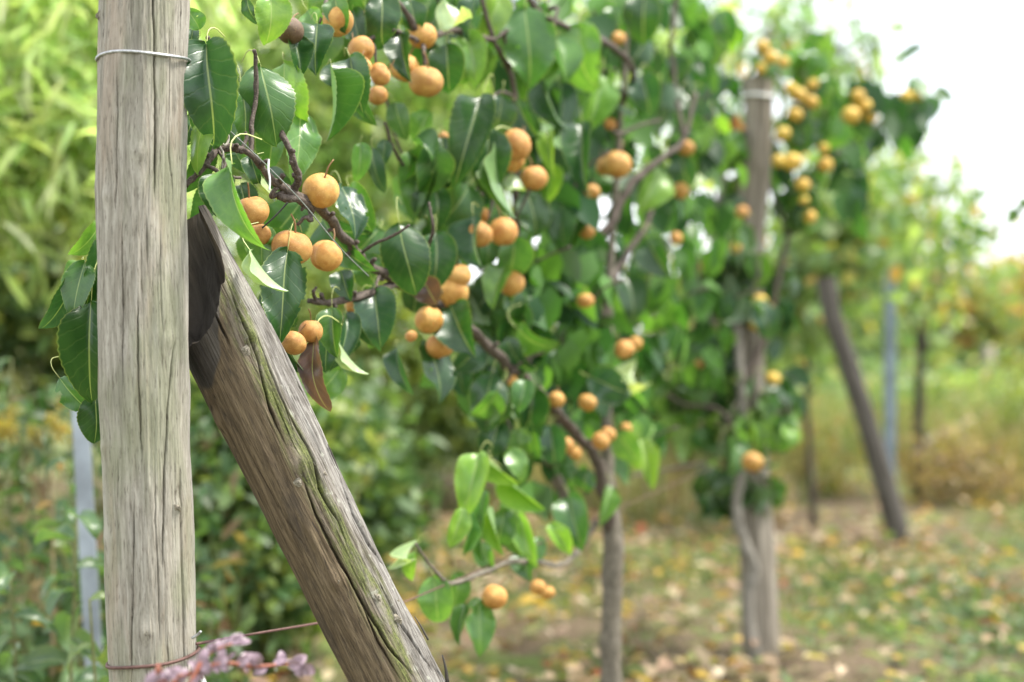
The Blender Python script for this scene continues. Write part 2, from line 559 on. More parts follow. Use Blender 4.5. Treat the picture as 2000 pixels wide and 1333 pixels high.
HI = [
    leaf_mesh('leaf', 12, 30, 0.18, 0.35, 0.05, 0.0, 0.028, (), 1),
    leaf_mesh('leaf', 12, 30, 0.40, 0.55, 0.06, 0.15, 0.028, (), 2),
    leaf_mesh('leaf', 12, 30, 0.55, 0.25, 0.07, -0.2, 0.028, (), 3),
    leaf_mesh('leaf', 12, 30, 0.10, 0.70, 0.05, 0.25, 0.028, (), 4),
    leaf_mesh('leaf', 12, 30, -0.15, 0.45, 0.07, -0.1, 0.028, (), 5),
    leaf_mesh('leaf', 12, 30, 0.95, 0.40, 0.05, 0.3, 0.028, (), 6),     # strongly folded
    leaf_mesh('leaf', 12, 30, 0.25, 0.30, 0.08, 0.1, 0.028, ((0.35, 0.52, 0.035), (-0.98, 0.62, 0.05), (-0.96, 0.2, 0.04)), 7),
    leaf_mesh('leaf', 12, 30, 0.20, 0.30, 0.06, 0.1, 0.028, ((0.9, 0.30, 0.10), (0.55, 0.28, 0.06), (0.95, 0.85, 0.07)), 8),
    leaf_mesh('leaf', 12, 30, 1.4, 1.0, 0.05, 0.9, 0.02, (), 9),        # rolled up
    leaf_mesh('leaf', 12, 30, 0.8, 0.9, 0.12, -0.8, 0.03, ((0.9, 0.7, 0.08),), 10),   # dried twist
    leaf_mesh('leaf', 12, 30, 0.6, 0.8, 0.09, 0.45, 0.028, (), 12),
    leaf_mesh('leaf', 12, 30, 0.3, 0.95, 0.10, -0.45, 0.028, ((-0.7, 0.7, 0.03),), 13),
]
MID = [leaf_mesh('leaf', 6, 12, f, c, 0.06, tw, 0.0, (), 20 + i)
       for i, (f, c, tw) in enumerate(((0.2, 0.5, 0.1), (0.5, 0.3, -0.3), (0.35, 0.9, 0.5), (0.15, 0.7, -0.3), (0.9, 0.6, 0.3), (0.6, 1.0, -0.6), (0.4, 0.5, 0.2)))]


def petiole_mesh(seed, ln):
    r = random.Random(seed)
    sx = r.uniform(-0.25, 0.25)
    p = smooth_path([(0, 0.03, 0.0), (sx * 0.2, -ln * 0.45, 0.015), (sx * 0.6, -ln * 0.8, -ln * 0.25), (sx, -ln * 0.85, -ln * 0.75)], 9)
    v, f, uv = tube_data(p, 0.0085, 5)
    return mesh('petiole', v, f, M['petiole'])


PET = [petiole_mesh(i, 0.22 + 0.09 * i) for i in range(5)]

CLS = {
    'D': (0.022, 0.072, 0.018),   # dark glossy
    'B': (0.026, 0.078, 0.030),   # bluish dark, sky sheen put into the colour
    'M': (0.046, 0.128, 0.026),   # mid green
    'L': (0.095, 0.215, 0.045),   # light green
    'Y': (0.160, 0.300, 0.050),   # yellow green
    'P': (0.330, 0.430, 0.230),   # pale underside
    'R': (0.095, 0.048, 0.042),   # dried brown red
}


def leaf_matrix(base, tip, width, roll, face=None):
    y = (tip - base)
    L = y.length
    y = y / L
    n = (CAM - base).normalized() if face is None else face
    n = (n - y * n.dot(y))
    if n.length < 1e-4: n = y.orthogonal()
    n.normalize()
    n = Matrix.Rotation(math.radians(roll), 3, y) @ n
    x = y.cross(n)
    m = Matrix((x * width, y * L, n * L)).transposed().to_4x4()
    m.translation = base
    return m


def tint(c, amt=0.12):
    k = 1 + random.uniform(-amt, amt)
    return (c[0] * k * (1 + random.uniform(-amt, amt)), c[1] * k, c[2] * k * (1 + random.uniform(-amt, amt)), 1)


n_leaf = {}


def place_leaf(tree, me, m, colour, petiole=True):
    o = bpy.data.objects.new('leaf', me)
    COL.objects.link(o)
    o.color = colour
    attach(o, tree)
    o.matrix_basis = m
    n_leaf[tree.name] = n_leaf.get(tree.name, 0) + 1
    if petiole:
        p = bpy.data.objects.new('petiole', random.choice(PET))
        COL.objects.link(p)
        p.parent = o
    return o


# ------------------------------------------------------------------ foliage in bulk (one mesh of small folded leaves)
def foliage_arrays(cent, direc, normal, L, W, col, fold=0.25):
    n = len(cent)
    y = direc / (np.linalg.norm(direc, axis=1)[:, None] + 1e-9)
    nn = normal - y * np.sum(normal * y, 1)[:, None]
    nn /= np.linalg.norm(nn, axis=1)[:, None] + 1e-9
    x = np.cross(y, nn)
    L = np.broadcast_to(L, (n,))[:, None]; W = np.broadcast_to(W, (n,))[:, None]
    P = lambda a, b, c: cent + x * (a * W) + y * (b * L) + nn * (c * L)
    parts = [P(0, 0, 0),
             P(-0.46, 0.32, fold * 0.3), P(0, 0.32, 0.0), P(0.46, 0.32, fold * 0.3),
             P(-0.36, 0.68, fold * 0.2 - 0.04), P(0, 0.68, -0.05), P(0.36, 0.68, fold * 0.2 - 0.04),
             P(0, 1.0, -0.16)]
    verts = np.stack(parts, 1).reshape(-1, 3)
    base = (np.arange(n) * 8)[:, None]
    tri = np.array([[0, 2, 1], [0, 3, 2], [1, 2, 5], [1, 5, 4], [2, 3, 6], [2, 6, 5], [4, 5, 7], [5, 6, 7]])
    faces = (base[:, :, None] + tri[None]).reshape(-1, 3)
    cols = np.repeat(col, 8, axis=0)
    return verts, faces, cols


def fast_mesh(name, verts, faces, cols, mat):
    me = bpy.data.meshes.new(name)
    nv, nf = len(verts), len(faces)
    k = faces.shape[1]
    me.vertices.add(nv); me.vertices.foreach_set("co", verts.astype(np.float32).ravel())
    me.loops.add(nf * k); me.loops.foreach_set("vertex_index", faces.astype(np.int32).ravel())
    me.polygons.add(nf)
    me.polygons.foreach_set("loop_start", np.arange(nf, dtype=np.int32) * k)
    me.polygons.foreach_set("use_smooth", np.ones(nf, bool))
    a = me.color_attributes.new("Col", 'FLOAT_COLOR', 'POINT')
    c = np.ones((nv, 4), np.float32); c[:, :3] = cols
    a.data.foreach_set("color", c.ravel())
    me.materials.append(mat)
    me.update(calc_edges=True)
    me.validate()
    return me


def colours(n, palette, amt=0.22):
    P = np.array([p[:3] for p in palette], float)
    w = np.array([p[3] if len(p) > 3 else 1 for p in palette], float); w /= w.sum()
    c = P[rng.choice(len(P), n, p=w)]
    return np.clip(c * (1 + amt * rng.uniform(-1, 1, (n, 1))) * (1 + 0.08 * rng.uniform(-1, 1, (n, 3))), 0.004, 0.95)


def clump_points(ells, n, clumps, spread):
    """points gathered in clumps inside ellipsoids [(centre, radii, weight)]"""
    w = np.array([e[2] for e in ells], float); w /= w.sum()
    k = rng.choice(len(ells), clumps, p=w)
    C = np.array([e[0] for e in ells], float)[k]; R = np.array([e[1] for e in ells], float)[k]
    d = rng.normal(size=(clumps, 3)); d /= np.linalg.norm(d, axis=1)[:, None]
    r = rng.uniform(0.25, 1.0, clumps) ** 0.5
    cc = C + d * R * r[:, None]
    i = rng.integers(0, clumps, n)
    return cc[i] + rng.normal(size=(n, 3)) * spread, i


def crown(name, parent, ells, n, clumps, spread, L, W, palette, droop=0.6, mat='foliage', fold=0.25):
    pts, i = clump_points(ells, n, clumps, spread)
    pts[:, 2] = np.maximum(pts[:, 2], 0.02)
    d = rng.normal(size=(n, 3)) * 0.7
    d[:, 2] -= droop
    nr = rng.normal(size=(n, 3)) * 0.6 + np.array([0.0, -0.35, 0.75])
    Ls = L * rng.uniform(0.6, 1.25, n); Ws = W * rng.uniform(0.7, 1.2, n)
    tone = rng.uniform(0.8, 1.2, clumps)[i][:, None]
    v, f, c = foliage_arrays(pts, d, nr, Ls, Ws, colours(n, palette) * tone, fold)
    return obj(name, fast_mesh(name, v, f, c, M[mat]), parent)


# ------------------------------------------------------------------ ground
def make_ground():
    xs = np.concatenate([np.linspace(-300, -8, 12), np.linspace(-7, 9, 90), np.linspace(10, 300, 12)])
    ys = np.concatenate([np.linspace(-30, 0, 6), np.linspace(0.5, 16, 90), np.linspace(18, 900, 20)])
    X, Y = np.meshgrid(xs, ys)
    Z = 0.025 * vnoise(X * 1.3, Y * 1.3, 0, 4) + 0.012 * vnoise(X * 4, Y * 4, 0, 5)
    Z = np.where((np.abs(X) < 12) & (Y < 18), Z, 0)
    nx = len(xs)
    v = np.stack([X, Y, Z], -1).reshape(-1, 3)
    f = [(j * nx + i, j * nx + i + 1, (j + 1) * nx + i + 1, (j + 1) * nx + i) for j in range(len(ys) - 1) for i in range(nx - 1)]
    return tag(obj('ground', mesh('ground', v, f, M['ground'])), kind='structure')


make_ground()


def blades(name, xy, h, w, palette, lean, label, cat, mat='foliage'):
    n = len(xy)
    a = rng.uniform(0, 2 * np.pi, n)
    H = h * rng.uniform(0.45, 1.2, n) * np.clip(0.8 + 0.75 * vnoise(xy[:, 0] * 2.2, xy[:, 1] * 2.2, 0, 71), 0.2, 1.5)
    side = np.stack([np.cos(a), np.sin(a), np.zeros(n)], 1) * (w * rng.uniform(0.6, 1.3, n))[:, None]
    b = rng.uniform(0, 2 * np.pi, n)
    ln = np.stack([np.cos(b), np.sin(b), np.zeros(n)], 1) * (H * lean * rng.uniform(0.2, 1.2, n))[:, None]
    p = np.stack([xy[:, 0], xy[:, 1], np.full(n, -0.01)], 1)
    up = np.zeros((n, 3)); up[:, 2] = H
    vs_ = np.stack([p - side, p + side, p + up * 0.55 + ln * 0.35 - side * 0.8, p + up * 0.55 + ln * 0.35 + side * 0.8, p + up * 0.95 + ln], 1).reshape(-1, 3)
    base = (np.arange(n) * 5)[:, None]
    tri = np.array([[0, 1, 3], [0, 3, 2], [2, 3, 4]])
    f = (base[:, :, None] + tri[None]).reshape(-1, 3)
    c = np.repeat(colours(n, palette), 5, axis=0)
    o = obj(name, fast_mesh(name, vs_, f, c, M[mat]))
    return tag(o, label, cat, kind='stuff')


def scatter(n, x0, x1, y0, y1, seed, scale=1.2, thr=-0.1):
    k = n * 4
    x = rng.uniform(x0, x1, k); y = y0 + (y1 - y0) * rng.uniform(0, 1, k) ** 1.2
    m = vnoise(x * scale, y * scale, 0, seed) + 0.35 * rng.normal(size=k) > thr
    return np.stack([x, y], 1)[m][:n]


GR = [(0.065, 0.115, 0.04, 3), (0.09, 0.135, 0.05, 3), (0.13, 0.15, 0.07, 2), (0.22, 0.18, 0.11, 2)]
g = np.vstack([scatter(30000, 0.3, 4.8, 3.3, 8.5, 21, 1.0, 0.0), scatter(10000, -1.4, 1.2, 3.5, 8.0, 22, 1.1, 0.1)])
blades('grass', g, 0.05, 0.0045, GR, 0.8, 'short green grass growing through the leaf litter', 'grass')


def litter():
    n = 7500
    xy = np.vstack([scatter(4300, -1.6, 5.0, 3.3, 9.0, 31, 0.8, -0.25), scatter(1700, -0.6, 2.6, 4.6, 8.2, 32, 0.6, -0.1)])
    n = len(xy)
    p = np.stack([xy[:, 0], xy[:, 1], rng.uniform(0.02, 0.07, n)], 1)
    d = rng.normal(size=(n, 3)); d[:, 2] *= 0.25
    nr = rng.normal(size=(n, 3)) * 0.35 + np.array([0, 0, 1.0])
    pal = [(0.24, 0.175, 0.115, 5), (0.34, 0.26, 0.18, 5), (0.44, 0.36, 0.26, 2.0), (0.42, 0.28, 0.06, 1.8), (0.15, 0.08, 0.04, 3), (0.24, 0.08, 0.04, .5), (0.14, 0.17, 0.06, 2.5)]
    v, f, c = foliage_arrays(p, d, nr, rng.uniform(0.035, 0.085, n), rng.uniform(0.025, 0.055, n), colours(n, pal), 0.5)
    tag(obj('fallen_leaves', fast_mesh('fallen_leaves', v, f, c, M['dry'])), 'tan and yellow fallen leaves strewn over the ground', 'fallen leaves', kind='stuff')


litter()
wd = scatter(3600, 0.7, 4.6, 3.4, 6.5, 41, 1.3, 0.25)
wp = np.stack([wd[:, 0], wd[:, 1], rng.uniform(0.0, 0.05, len(wd))], 1)
wdir = rng.normal(size=(len(wd), 3)); wdir[:, 2] = np.abs(wdir[:, 2]) * 0.5
v_, f_, c_ = foliage_arrays(wp, wdir, rng.normal(size=(len(wd), 3)) * 0.4 + np.array([0, 0, 1.]), rng.uniform(0.03, 0.06, len(wd)), rng.uniform(0.02, 0.035, len(wd)), colours(len(wd), [(0.06, 0.11, 0.04), (0.085, 0.14, 0.055), (0.12, 0.17, 0.07)]))
tag(obj('ground_cover', fast_mesh('ground_cover', v_, f_, c_, M['foliage'])), 'low leafy green weeds carpeting the orchard floor', 'ground cover', kind='stuff')

# tall dry grass behind the row, green meadow behind that
DG = [(0.28, 0.22, 0.12, 4), (0.40, 0.33, 0.20, 3), (0.20, 0.24, 0.09, 4), (0.22, 0.15, 0.09, 2)]
dg = np.vstack([scatter(12000, 1.2, 5.2, 7.7, 11.0, 51, 0.9, 0.05), scatter(3000, 0.1, 1.6, 7.3, 9.5, 52, 1.0, 0.1)])
blades('dry_grass', dg, 0.48, 0.006, DG, 0.5, 'tall straw coloured grass along the edge of the clearing', 'dry grass', 'dry')
MG = [(0.13, 0.20, 0.06, 3), (0.19, 0.24, 0.09, 3), (0.27, 0.26, 0.14, 2)]
blades('meadow_grass', scatter(14000, 1.5, 9.0, 10.3, 18.0, 61, 0.5, -0.5), 0.5, 0.012, MG, 0.5, 'pale green meadow grass beyond the dry grass', 'meadow')

# ------------------------------------------------------------------ near post
def log_mesh(name, path, radii, mat, cracks, nseg_front=330, nseg_back=40, rough=0.0016, seed=0, start=None, face_cam=True, colfn=None, bumps=(), knots=()):
    """weathered log with real grooves. path (n,3), radii (n). cracks: list of (theta fn of s, s0, s1, width, depth)"""
    P = np.asarray(path, float); n = len(P)
    R = np.asarray(radii, float)
    T = np.gradient(P, axis=0); T /= np.linalg.norm(T, axis=1)[:, None]
    s = np.concatenate([[0], np.cumsum(np.linalg.norm(np.diff(P, axis=0), axis=1))])
    toc = np.array([CAM.x, CAM.y, 0]) - P; toc[:, 2] = 0
    e0 = toc - T * np.sum(toc * T, 1)[:, None]; e0 /= np.linalg.norm(e0, axis=1)[:, None]      # towards the open side
    e1 = np.cross(T, e0)
    right = np.sign(e1[n // 2][0]); e1 *= right if right else 1
    th = np.concatenate([np.linspace(-np.pi * 0.56, np.pi * 0.56, nseg_front, endpoint=False), np.linspace(np.pi * 0.56, np.pi * 1.44, nseg_back, endpoint=False)])
    m = len(th)
    TH, S = np.meshgrid(th, s)
    RR = R[:, None] * np.ones_like(TH)
    cx, cy = np.cos(TH), np.sin(TH)
    RR = RR + 0.003 * vnoise(cx * 1.5 + 9, cy * 1.5 + 9, S * 4, seed) + 0.0018 * vnoise(cx * 3 + 5, cy * 3 + 5, S * 13, seed + 4) + rough * vnoise(cx * 6 + 9, cy * 6 + 9, S * 9, seed + 1)
    RR = RR + 0.0007 * vnoise(cx * 30 + 40, cy * 30 + 40, S * 22, seed + 2)
    for fn, s0, s1, w, dep in cracks:
        t0 = fn(S) + 0.022 * vnoise(S * 30, 1.3, s0 * 90, seed + 7) + 0.010 * vnoise(S * 130, 4.3, s0 * 90, seed + 8)
        ends = np.clip((S - s0) / 0.04, 0, 1) * np.clip((s1 - S) / 0.04, 0, 1)
        wv = w * 0.80 * (0.65 + 0.5 * (vnoise(S * 30, 0, s0 * 50, seed + 3) * 0.5 + 0.5)) * (0.35 + 0.65 * ends)
        dd = np.abs(TH - t0) * R[:, None]
        RR = RR - dep * ends * np.exp(-(dd / wv) ** 2)
    for bt, bs, bw, bh in bumps:
        RR = RR + bh * np.exp(-(((TH - bt) * R[:, None]) ** 2 + (S - bs) ** 2) / (bw * bw))
    pos = P[:, None, :] + RR[..., None] * (cx[..., None] * e0[:, None, :] + cy[..., None] * e1[:, None, :])
    if start is not None:
        pos = start(pos, TH, S, T, RR)
    v = pos.reshape(-1, 3)
    U = TH * R[:, None]
    for kt, ks, kw in knots:
        du, ds = (TH - kt) * R[:, None], S - ks
        U = U - 0.75 * du * np.exp(-(du / kw) ** 2 - (ds / (kw * 3.2)) ** 2)
    uv = np.stack([U, S], -1).reshape(-1, 2)
    a = np.arange(n - 1)[:, None] * m + np.arange(m)[None]
    b = np.arange(n - 1)[:, None] * m + (np.arange(m)[None] + 1) % m
    f = np.stack([a, b, b + m, a + m], -1).reshape(-1, 4)
    if right < 0:
        f = f[:, ::-1]
    return v, f, uv, (TH, S, m, n, e0, e1, T, s)


def big_mesh(name, v, f, uv, mat, col=None):
    me = fast_mesh(name, v, f, np.ones((len(v), 3)) if col is None else np.repeat(np.asarray(col)[:, None], 3, 1), mat)
    lay = me.uv_layers.new(name="UVMap")
    idx = np.empty(len(me.loops), np.int32); me.loops.foreach_get("vertex_index", idx)
    lay.data.foreach_set("uv", np.asarray(uv, np.float32)[idx].ravel())
    return me


D_POST = 1.72
post_px = [(281, -120, 85), (281, 0, 85), (279, 200, 86), (278, 400, 87), (279, 600, 86), (284, 800, 86), (290, 1000, 85), (296, 1200, 84), (300, 1333, 84)]
pp = [list(V(x, y, D_POST)) + [r / F * D_POST] for x, y, r in post_px]
last = np.array(pp[-1]); prev = np.array(pp[-3])
dirn = (last - prev)[:3]; dirn = dirn / -dirn[2]
pp.append(list(last[:3] + dirn * (last[2] * 0.5)) + [0.0535])
pp.append(list(last[:3] + dirn * (last[2] + 0.06)) + [0.055])
post_path = smooth_path(pp, 520)
arc = np.concatenate([[0], np.cumsum(np.linalg.norm(np.diff(post_path[:, :3], axis=0), axis=1))])
zs = post_path[:, 2]


def s_of_py(py):
    z = V(0, py, D_POST).z
    return float(np.interp(-z, -zs, arc))


def crack_px(pts, w, dep):
    ss = [s_of_py(p[1]) for p in pts]
    ths = []
    for x, y in pts:
        c = np.interp(y, [q[1] for q in post_px], [q[0] for q in post_px])
        r = np.interp(y, [q[1] for q in post_px], [q[2] for q in post_px])
        ths.append(math.asin(max(-0.98, min(0.98, (x - c) / r))))
    return (lambda S, a=ss, b=ths: np.interp(S, a, b)), ss[0], ss[-1], w, dep


post_cracks = [
    crack_px([(298, -100), (300, 110), (302, 300), (300, 395)], 0.0013, 0.011),
    crack_px([(234, 130), (233, 300), (230, 430)], 0.0010, 0.007),
    crack_px([(204, -80), (207, 90), (203, 240)], 0.0010, 0.007),
    crack_px([(330, 40), (331, 300), (336, 420)], 0.0008, 0.004),
    crack_px([(243, 420), (243, 600), (244, 770)], 0.0010, 0.006),
    crack_px([(286, 400), (288, 560)], 0.0008, 0.004),
    crack_px([(270, 560), (271, 700), (276, 820), (278, 905)], 0.0010, 0.007),
    crack_px([(355, 250), (352, 420), (350, 520)], 0.0009, 0.004),
    crack_px([(335, 660), (325, 800), (319, 960), (315, 1100)], 0.0012, 0.009),
    crack_px([(265, 960), (261, 1100), (259, 1333)], 0.0010, 0.007),
    crack_px([(300, 900), (305, 1080), (310, 1240)], 0.0008, 0.004),
    crack_px([(349, 900), (355, 1050), (360, 1180), (362, 1300)], 0.0018, 0.008),
    crack_px([(236, 850), (234, 1040)], 0.0008, 0.003),
    crack_px([(325, 1190), (329, 1333)], 0.0009, 0.005),
    crack_px([(220, 700), (222, 900)], 0.0007, 0.003),
    crack_px([(255, -100), (258, 120)], 0.0007, 0.003),
    crack_px([(352, -60), (350, 180)], 0.0008, 0.003),
    crack_px([(312, 430), (310, 600), (316, 690)], 0.0007, 0.003),
    crack_px([(232, 1080), (238, 1333)], 0.0007, 0.003),
    crack_px([(280, 1000), (283, 1150)], 0.0006, 0.002),
]
near_post = empty('wooden_post', (float(pp[-1][0]), float(pp[-1][1]), 0.0), 'tall pale grey cracked round wooden post standing closest to the camera', 'post')
KNOT_PX = [(269, 308, 0.0042, 0.006), (216, 390, 0.003, 0.004), (326, 664, 0.0032, 0.004), (345, 986, 0.0042, 0.005), (287, 1220, 0.0032, 0.006),
           (209, 868, 0.003, 0.006), (194, 38, 0.0045, 0.007), (194, 365, 0.003, 0.005), (215, 1045, 0.0025, 0.005)]


def post_knot(x, y, r):
    fn, a_, b_, w_, d_ = crack_px([(x, y - 1), (x, y + 1)], 1, 1)
    return float(fn(a_)), (a_ + b_) / 2, 0.004 + r * 2.2


v, f, uv, _ = log_mesh('post_body', post_path[:, :3], post_path[:, 3], M['post'], post_cracks, seed=2, knots=[post_knot(x, y, r) for x, y, r, h in KNOT_PX],
                       bumps=[(*post_knot(x, y, r)[:2], 0.010, 0.0022) for x, y, r, h in KNOT_PX])
top_c = len(v)
obj('post_body', big_mesh('post_body', v, f, uv, M['post']), near_post)


def post_point(px, py, out=0.0):
    c = np.interp(py, [q[1] for q in post_px], [q[0] for q in post_px])
    r = np.interp(py, [q[1] for q in post_px], [q[2] for q in post_px])
    th = math.asin(max(-0.99, min(0.99, (px - c) / r)))
    p = V(c, py, D_POST)
    rad = r / F * D_POST + out
    toc = Vector((-p.x, -p.y, 0)).normalized()
    side = Vector((-toc.y, toc.x, 0))
    if side.x < 0: side = -side
    return p + toc * math.cos(th) * rad + side * math.sin(th) * rad, toc * math.cos(th) + side * math.sin(th)


def knot(parent, p, nrm, r, h, mat='knot'):
    """broken-off branch stub: a low ragged cone"""
    z = Vector(nrm).normalized(); x = z.orthogonal().normalized(); y = z.cross(x)
    vs_, fs = [], []
    sg = 10
    prof = [(2.3, -0.3), (1.5, 0.08), (0.95, 0.4), (0.6, 0.75), (0.3, 0.6), (0.05, 0.35)]
    h = h * 0.8; r = r * 0.85; sx_, sy_ = random.uniform(0.7, 1.0), random.uniform(1.0, 1.5)
    for k, (rr, hh) in enumerate(prof):
        for j in range(sg):
            a = 2 * math.pi * j / sg
            q = 1 + 0.45 * float(vnoise(math.cos(a) * 2 + p[0] * 50, math.sin(a) * 2 + p[2] * 50, k * 0.7, 3))
            vs_.append(Vector(p) + (x * math.cos(a) * sx_ + y * math.sin(a) * sy_) * r * rr * q + z * h * hh * q)
    for k in range(len(prof) - 1):
        for j in range(sg):
            fs.append((k * sg + j, k * sg + (j + 1) % sg, (k + 1) * sg + (j + 1) % sg, (k + 1) * sg + j))
    fs.append(tuple((len(prof) - 1) * sg + j for j in range(sg)))
    return obj('knot', mesh('knot', vs_, fs, M[mat]), parent)


for x, y, r, h in KNOT_PX:
    p, nr = post_point(x, y, -0.001)
    knot(near_post, p, nr, r, h)


def ring_wire(name, cpx, mat, r, label, cat='wire', tilt=0.0, bottom=False):
    pts = []
    c = np.interp(cpx, [q[1] for q in post_px], [q[0] for q in post_px]); rr = np.interp(cpx, [q[1] for q in post_px], [q[2] for q in post_px])
    p = V(c, cpx, D_POST); rad = rr / F * D_POST + r * 0.6 + 0.0008
    for k in range(65):
        a = 2 * math.pi * k / 64
        wob = 0.0012 * math.sin(3 * a + 1)
        pts.append(p + Vector((math.cos(a) * (rad + wob * 0.5), math.sin(a) * (rad + wob * 0.5), wob + tilt * math.cos(a) * rad)))
    o = tube(name, np.array([list(q) for q in pts]), r, M[mat], seg=8)
    return tag(o, label, cat)


ring_wire('wire_loop', 119, 'wire', 0.0018, 'thin galvanised wire looped round the near post, upper one')
ring_wire('wire_loop', 1283, 'rust', 0.0021, 'rusty brown wire looped low round the near post', tilt=0.12)

# ------------------------------------------------------------------ near brace
D_BR = 1.80
def br(px, py, r, d=D_BR):
    return list(V(px, py, d)) + [r / F * d]


br_pts = [br(330, 436, 80, 1.785), br(392, 560, 84, 1.79), br(448, 672, 88), br(503, 785, 89), br(560, 900, 86), br(608, 1000, 85), br(658, 1100, 82), br(708, 1200, 82), br(776, 1333, 84), br(900, 1580, 88), br(1060, 1900, 92), br(1225, 2230, 96)]
br_path = smooth_path(br_pts, 520)
br_arc = np.concatenate([[0], np.cumsum(np.linalg.norm(np.diff(br_path[:, :3], axis=0), axis=1))])
axis_px = np.array([[q[0], q[1]] for q in [(330, 436), (392, 560), (448, 672), (503, 785), (560, 900), (608, 1000), (658, 1100), (708, 1200), (776, 1333), (900, 1580)]], float)
axis_r = np.array([80, 84, 88, 89, 86, 85, 82, 82, 84, 88], float)
# arc length at each axis pixel point
axis_s = np.array([br_arc[np.argmin(np.linalg.norm(br_path[:, :3] - np.array(list(V(x, y, D_BR))), axis=1))] for x, y in axis_px])


def br_uvw(px, py):
    """(s, theta) of a pixel on the front of the brace"""
    best = None
    for i in range(len(axis_px) - 1):
        a, b = axis_px[i], axis_px[i + 1]
        ab = b - a; t = np.dot(np.array([px, py]) - a, ab) / np.dot(ab, ab); tc_ = min(max(t, 0), 1)
        q = a + ab * tc_; dv = np.array([px, py]) - q; dist = np.linalg.norm(dv)
        if best is None or dist < best[0]:
            sgn = np.sign(ab[0] * dv[1] - ab[1] * dv[0])
            r = axis_r[i] + (axis_r[i + 1] - axis_r[i]) * tc_
            best = (dist, axis_s[i] + (axis_s[i + 1] - axis_s[i]) * tc_, -sgn * dist / r)
    return best[1], math.asin(max(-0.98, min(0.98, best[2])))


def crack_br(pts, w, dep):
    q = sorted(br_uvw(*p) for p in pts)
    ss = [a for a, b in q]; ths = [b for a, b in q]
    return (lambda S, a=ss, b=ths: np.interp(S, a, b)), ss[0], ss[-1], w, dep


br_cracks = [
    crack_br([(408, 590), (440, 660), (455, 690)], 0.0022, 0.014),
    crack_br([(436, 540), (468, 615), (510, 720), (530, 800), (560, 870)], 0.0015, 0.011),
    crack_br([(500, 655), (560, 800), (575, 850)], 0.0012, 0.007),
    crack_br([(560, 800), (600, 870), (615, 905), (625, 950), (660, 1010), (680, 1060)], 0.0018, 0.012),
    crack_br([(594, 925), (620, 1000), (650, 1060), (700, 1150), (760, 1250), (810, 1310)], 0.0019, 0.014),
    crack_br([(655, 905), (690, 1000), (720, 1060), (760, 1120), (800, 1190)], 0.0022, 0.016),
    crack_br([(545, 650), (590, 760), (640, 880), (665, 930)], 0.0018, 0.010),
    crack_br([(480, 870), (540, 980), (600, 1060), (606, 1075)], 0.0012, 0.007),
    crack_br([(380, 690), (430, 790), (470, 850)], 0.0010, 0.006),
    crack_br([(700, 1150), (740, 1240), (790, 1320)], 0.0014, 0.009),
    crack_br([(740, 1130), (790, 1220), (850, 1310)], 0.0017, 0.011),
    crack_br([(640, 1180), (700, 1290), (720, 1333)], 0.0010, 0.005),
    crack_br([(530, 760), (545, 800), (590, 900)], 0.0010, 0.006),
    crack_br([(470, 640), (500, 720)], 0.0009, 0.005),
]
# the sawn, burnt-looking head: an oblique cut that leans on the post
CUT_P = np.array(list(V(436, 535, 1.752)))
CUT_N = np.array([-0.80, -0.58, 0.10]); CUT_N /= np.linalg.norm(CUT_N)


def brace_start(pos, TH, S, T, RR):
    out = pos.copy()
    lim = np.interp(0.34, br_arc, np.arange(len(br_arc)))
    n = len(br_arc)
    Tm = T[40]
    # where each column of the log meets the cut
    for j in range(pos.shape[1]):
        d = (pos[:, j] - CUT_P) @ CUT_N           # > 0 : removed side
        th = TH[0, j]
        rag = 0.003 * float(vnoise(th * 5, 2.2, 0, 61)) + 0.0005 * float(vnoise(th * 25, 5.2, 0, 62))
        spike = 0.034 * math.exp(-((th - 1.02) / 0.11) ** 2) + 0.012 * math.exp(-((th - 1.3) / 0.12) ** 2)
        bow = 0.017 * np.clip((pos[:, j, 2] - CUT_P[2]) / 0.08, -1.2, 1.2) ** 2      # the cut is scooped
        d = d - bow - (rag + spike)
        keep = np.where(d < 0)[0]
        i0 = int(keep[0]) if len(keep) else 0
        if i0 > 0:
            t = d[i0 - 1] / (d[i0 - 1] - d[i0])
            p0 = pos[i0 - 1, j] + t * (pos[i0, j] - pos[i0 - 1, j])
            out[:i0, j] = p0
    return out


v, f, uv, info = log_mesh('brace_body', br_path[:, :3], br_path[:, 3], M['brace'], br_cracks, 330, 60, 0.0016, 12, start=brace_start,
                          bumps=[(br_uvw(590, 902)[1], br_uvw(590, 902)[0], 0.013, 0.006), (br_uvw(490, 660)[1], br_uvw(490, 660)[0], 0.010, 0.004), (br_uvw(662, 1126)[1], br_uvw(662, 1126)[0], 0.012, 0.004), (br_uvw(431, 823)[1], br_uvw(431, 823)[0], 0.012, 0.003)],
                          knots=[(br_uvw(x, y)[1], br_uvw(x, y)[0], 0.016) for x, y in ((588, 904), (662, 1126), (490, 668), (431, 823), (738, 1158))])
TH, S, m_, n_, e0, e1, T_, s_ = info
# char mask: near the cut
dcut = -((v - CUT_P) @ CUT_N)
ch = np.clip(1 - (dcut + 0.002 + 0.006 * vnoise(v[:, 0] * 40, v[:, 1] * 40, v[:, 2] * 30, 5)) / 0.003, 0, 1)
brace = empty('brace_pole', (float(br_path[-1, 0]), float(br_path[-1, 1]), 0.0), 'mossy cracked log leaning against the near post, its head blackened', 'brace')
# drop collapsed faces
fv = v[f]
area = np.linalg.norm(np.cross(fv[:, 2] - fv[:, 0], fv[:, 3] - fv[:, 1]), axis=1)
f = f[area > 1e-12]
obj('brace_body', big_mesh('brace_body', v, f, uv, M['brace'], ch), brace)


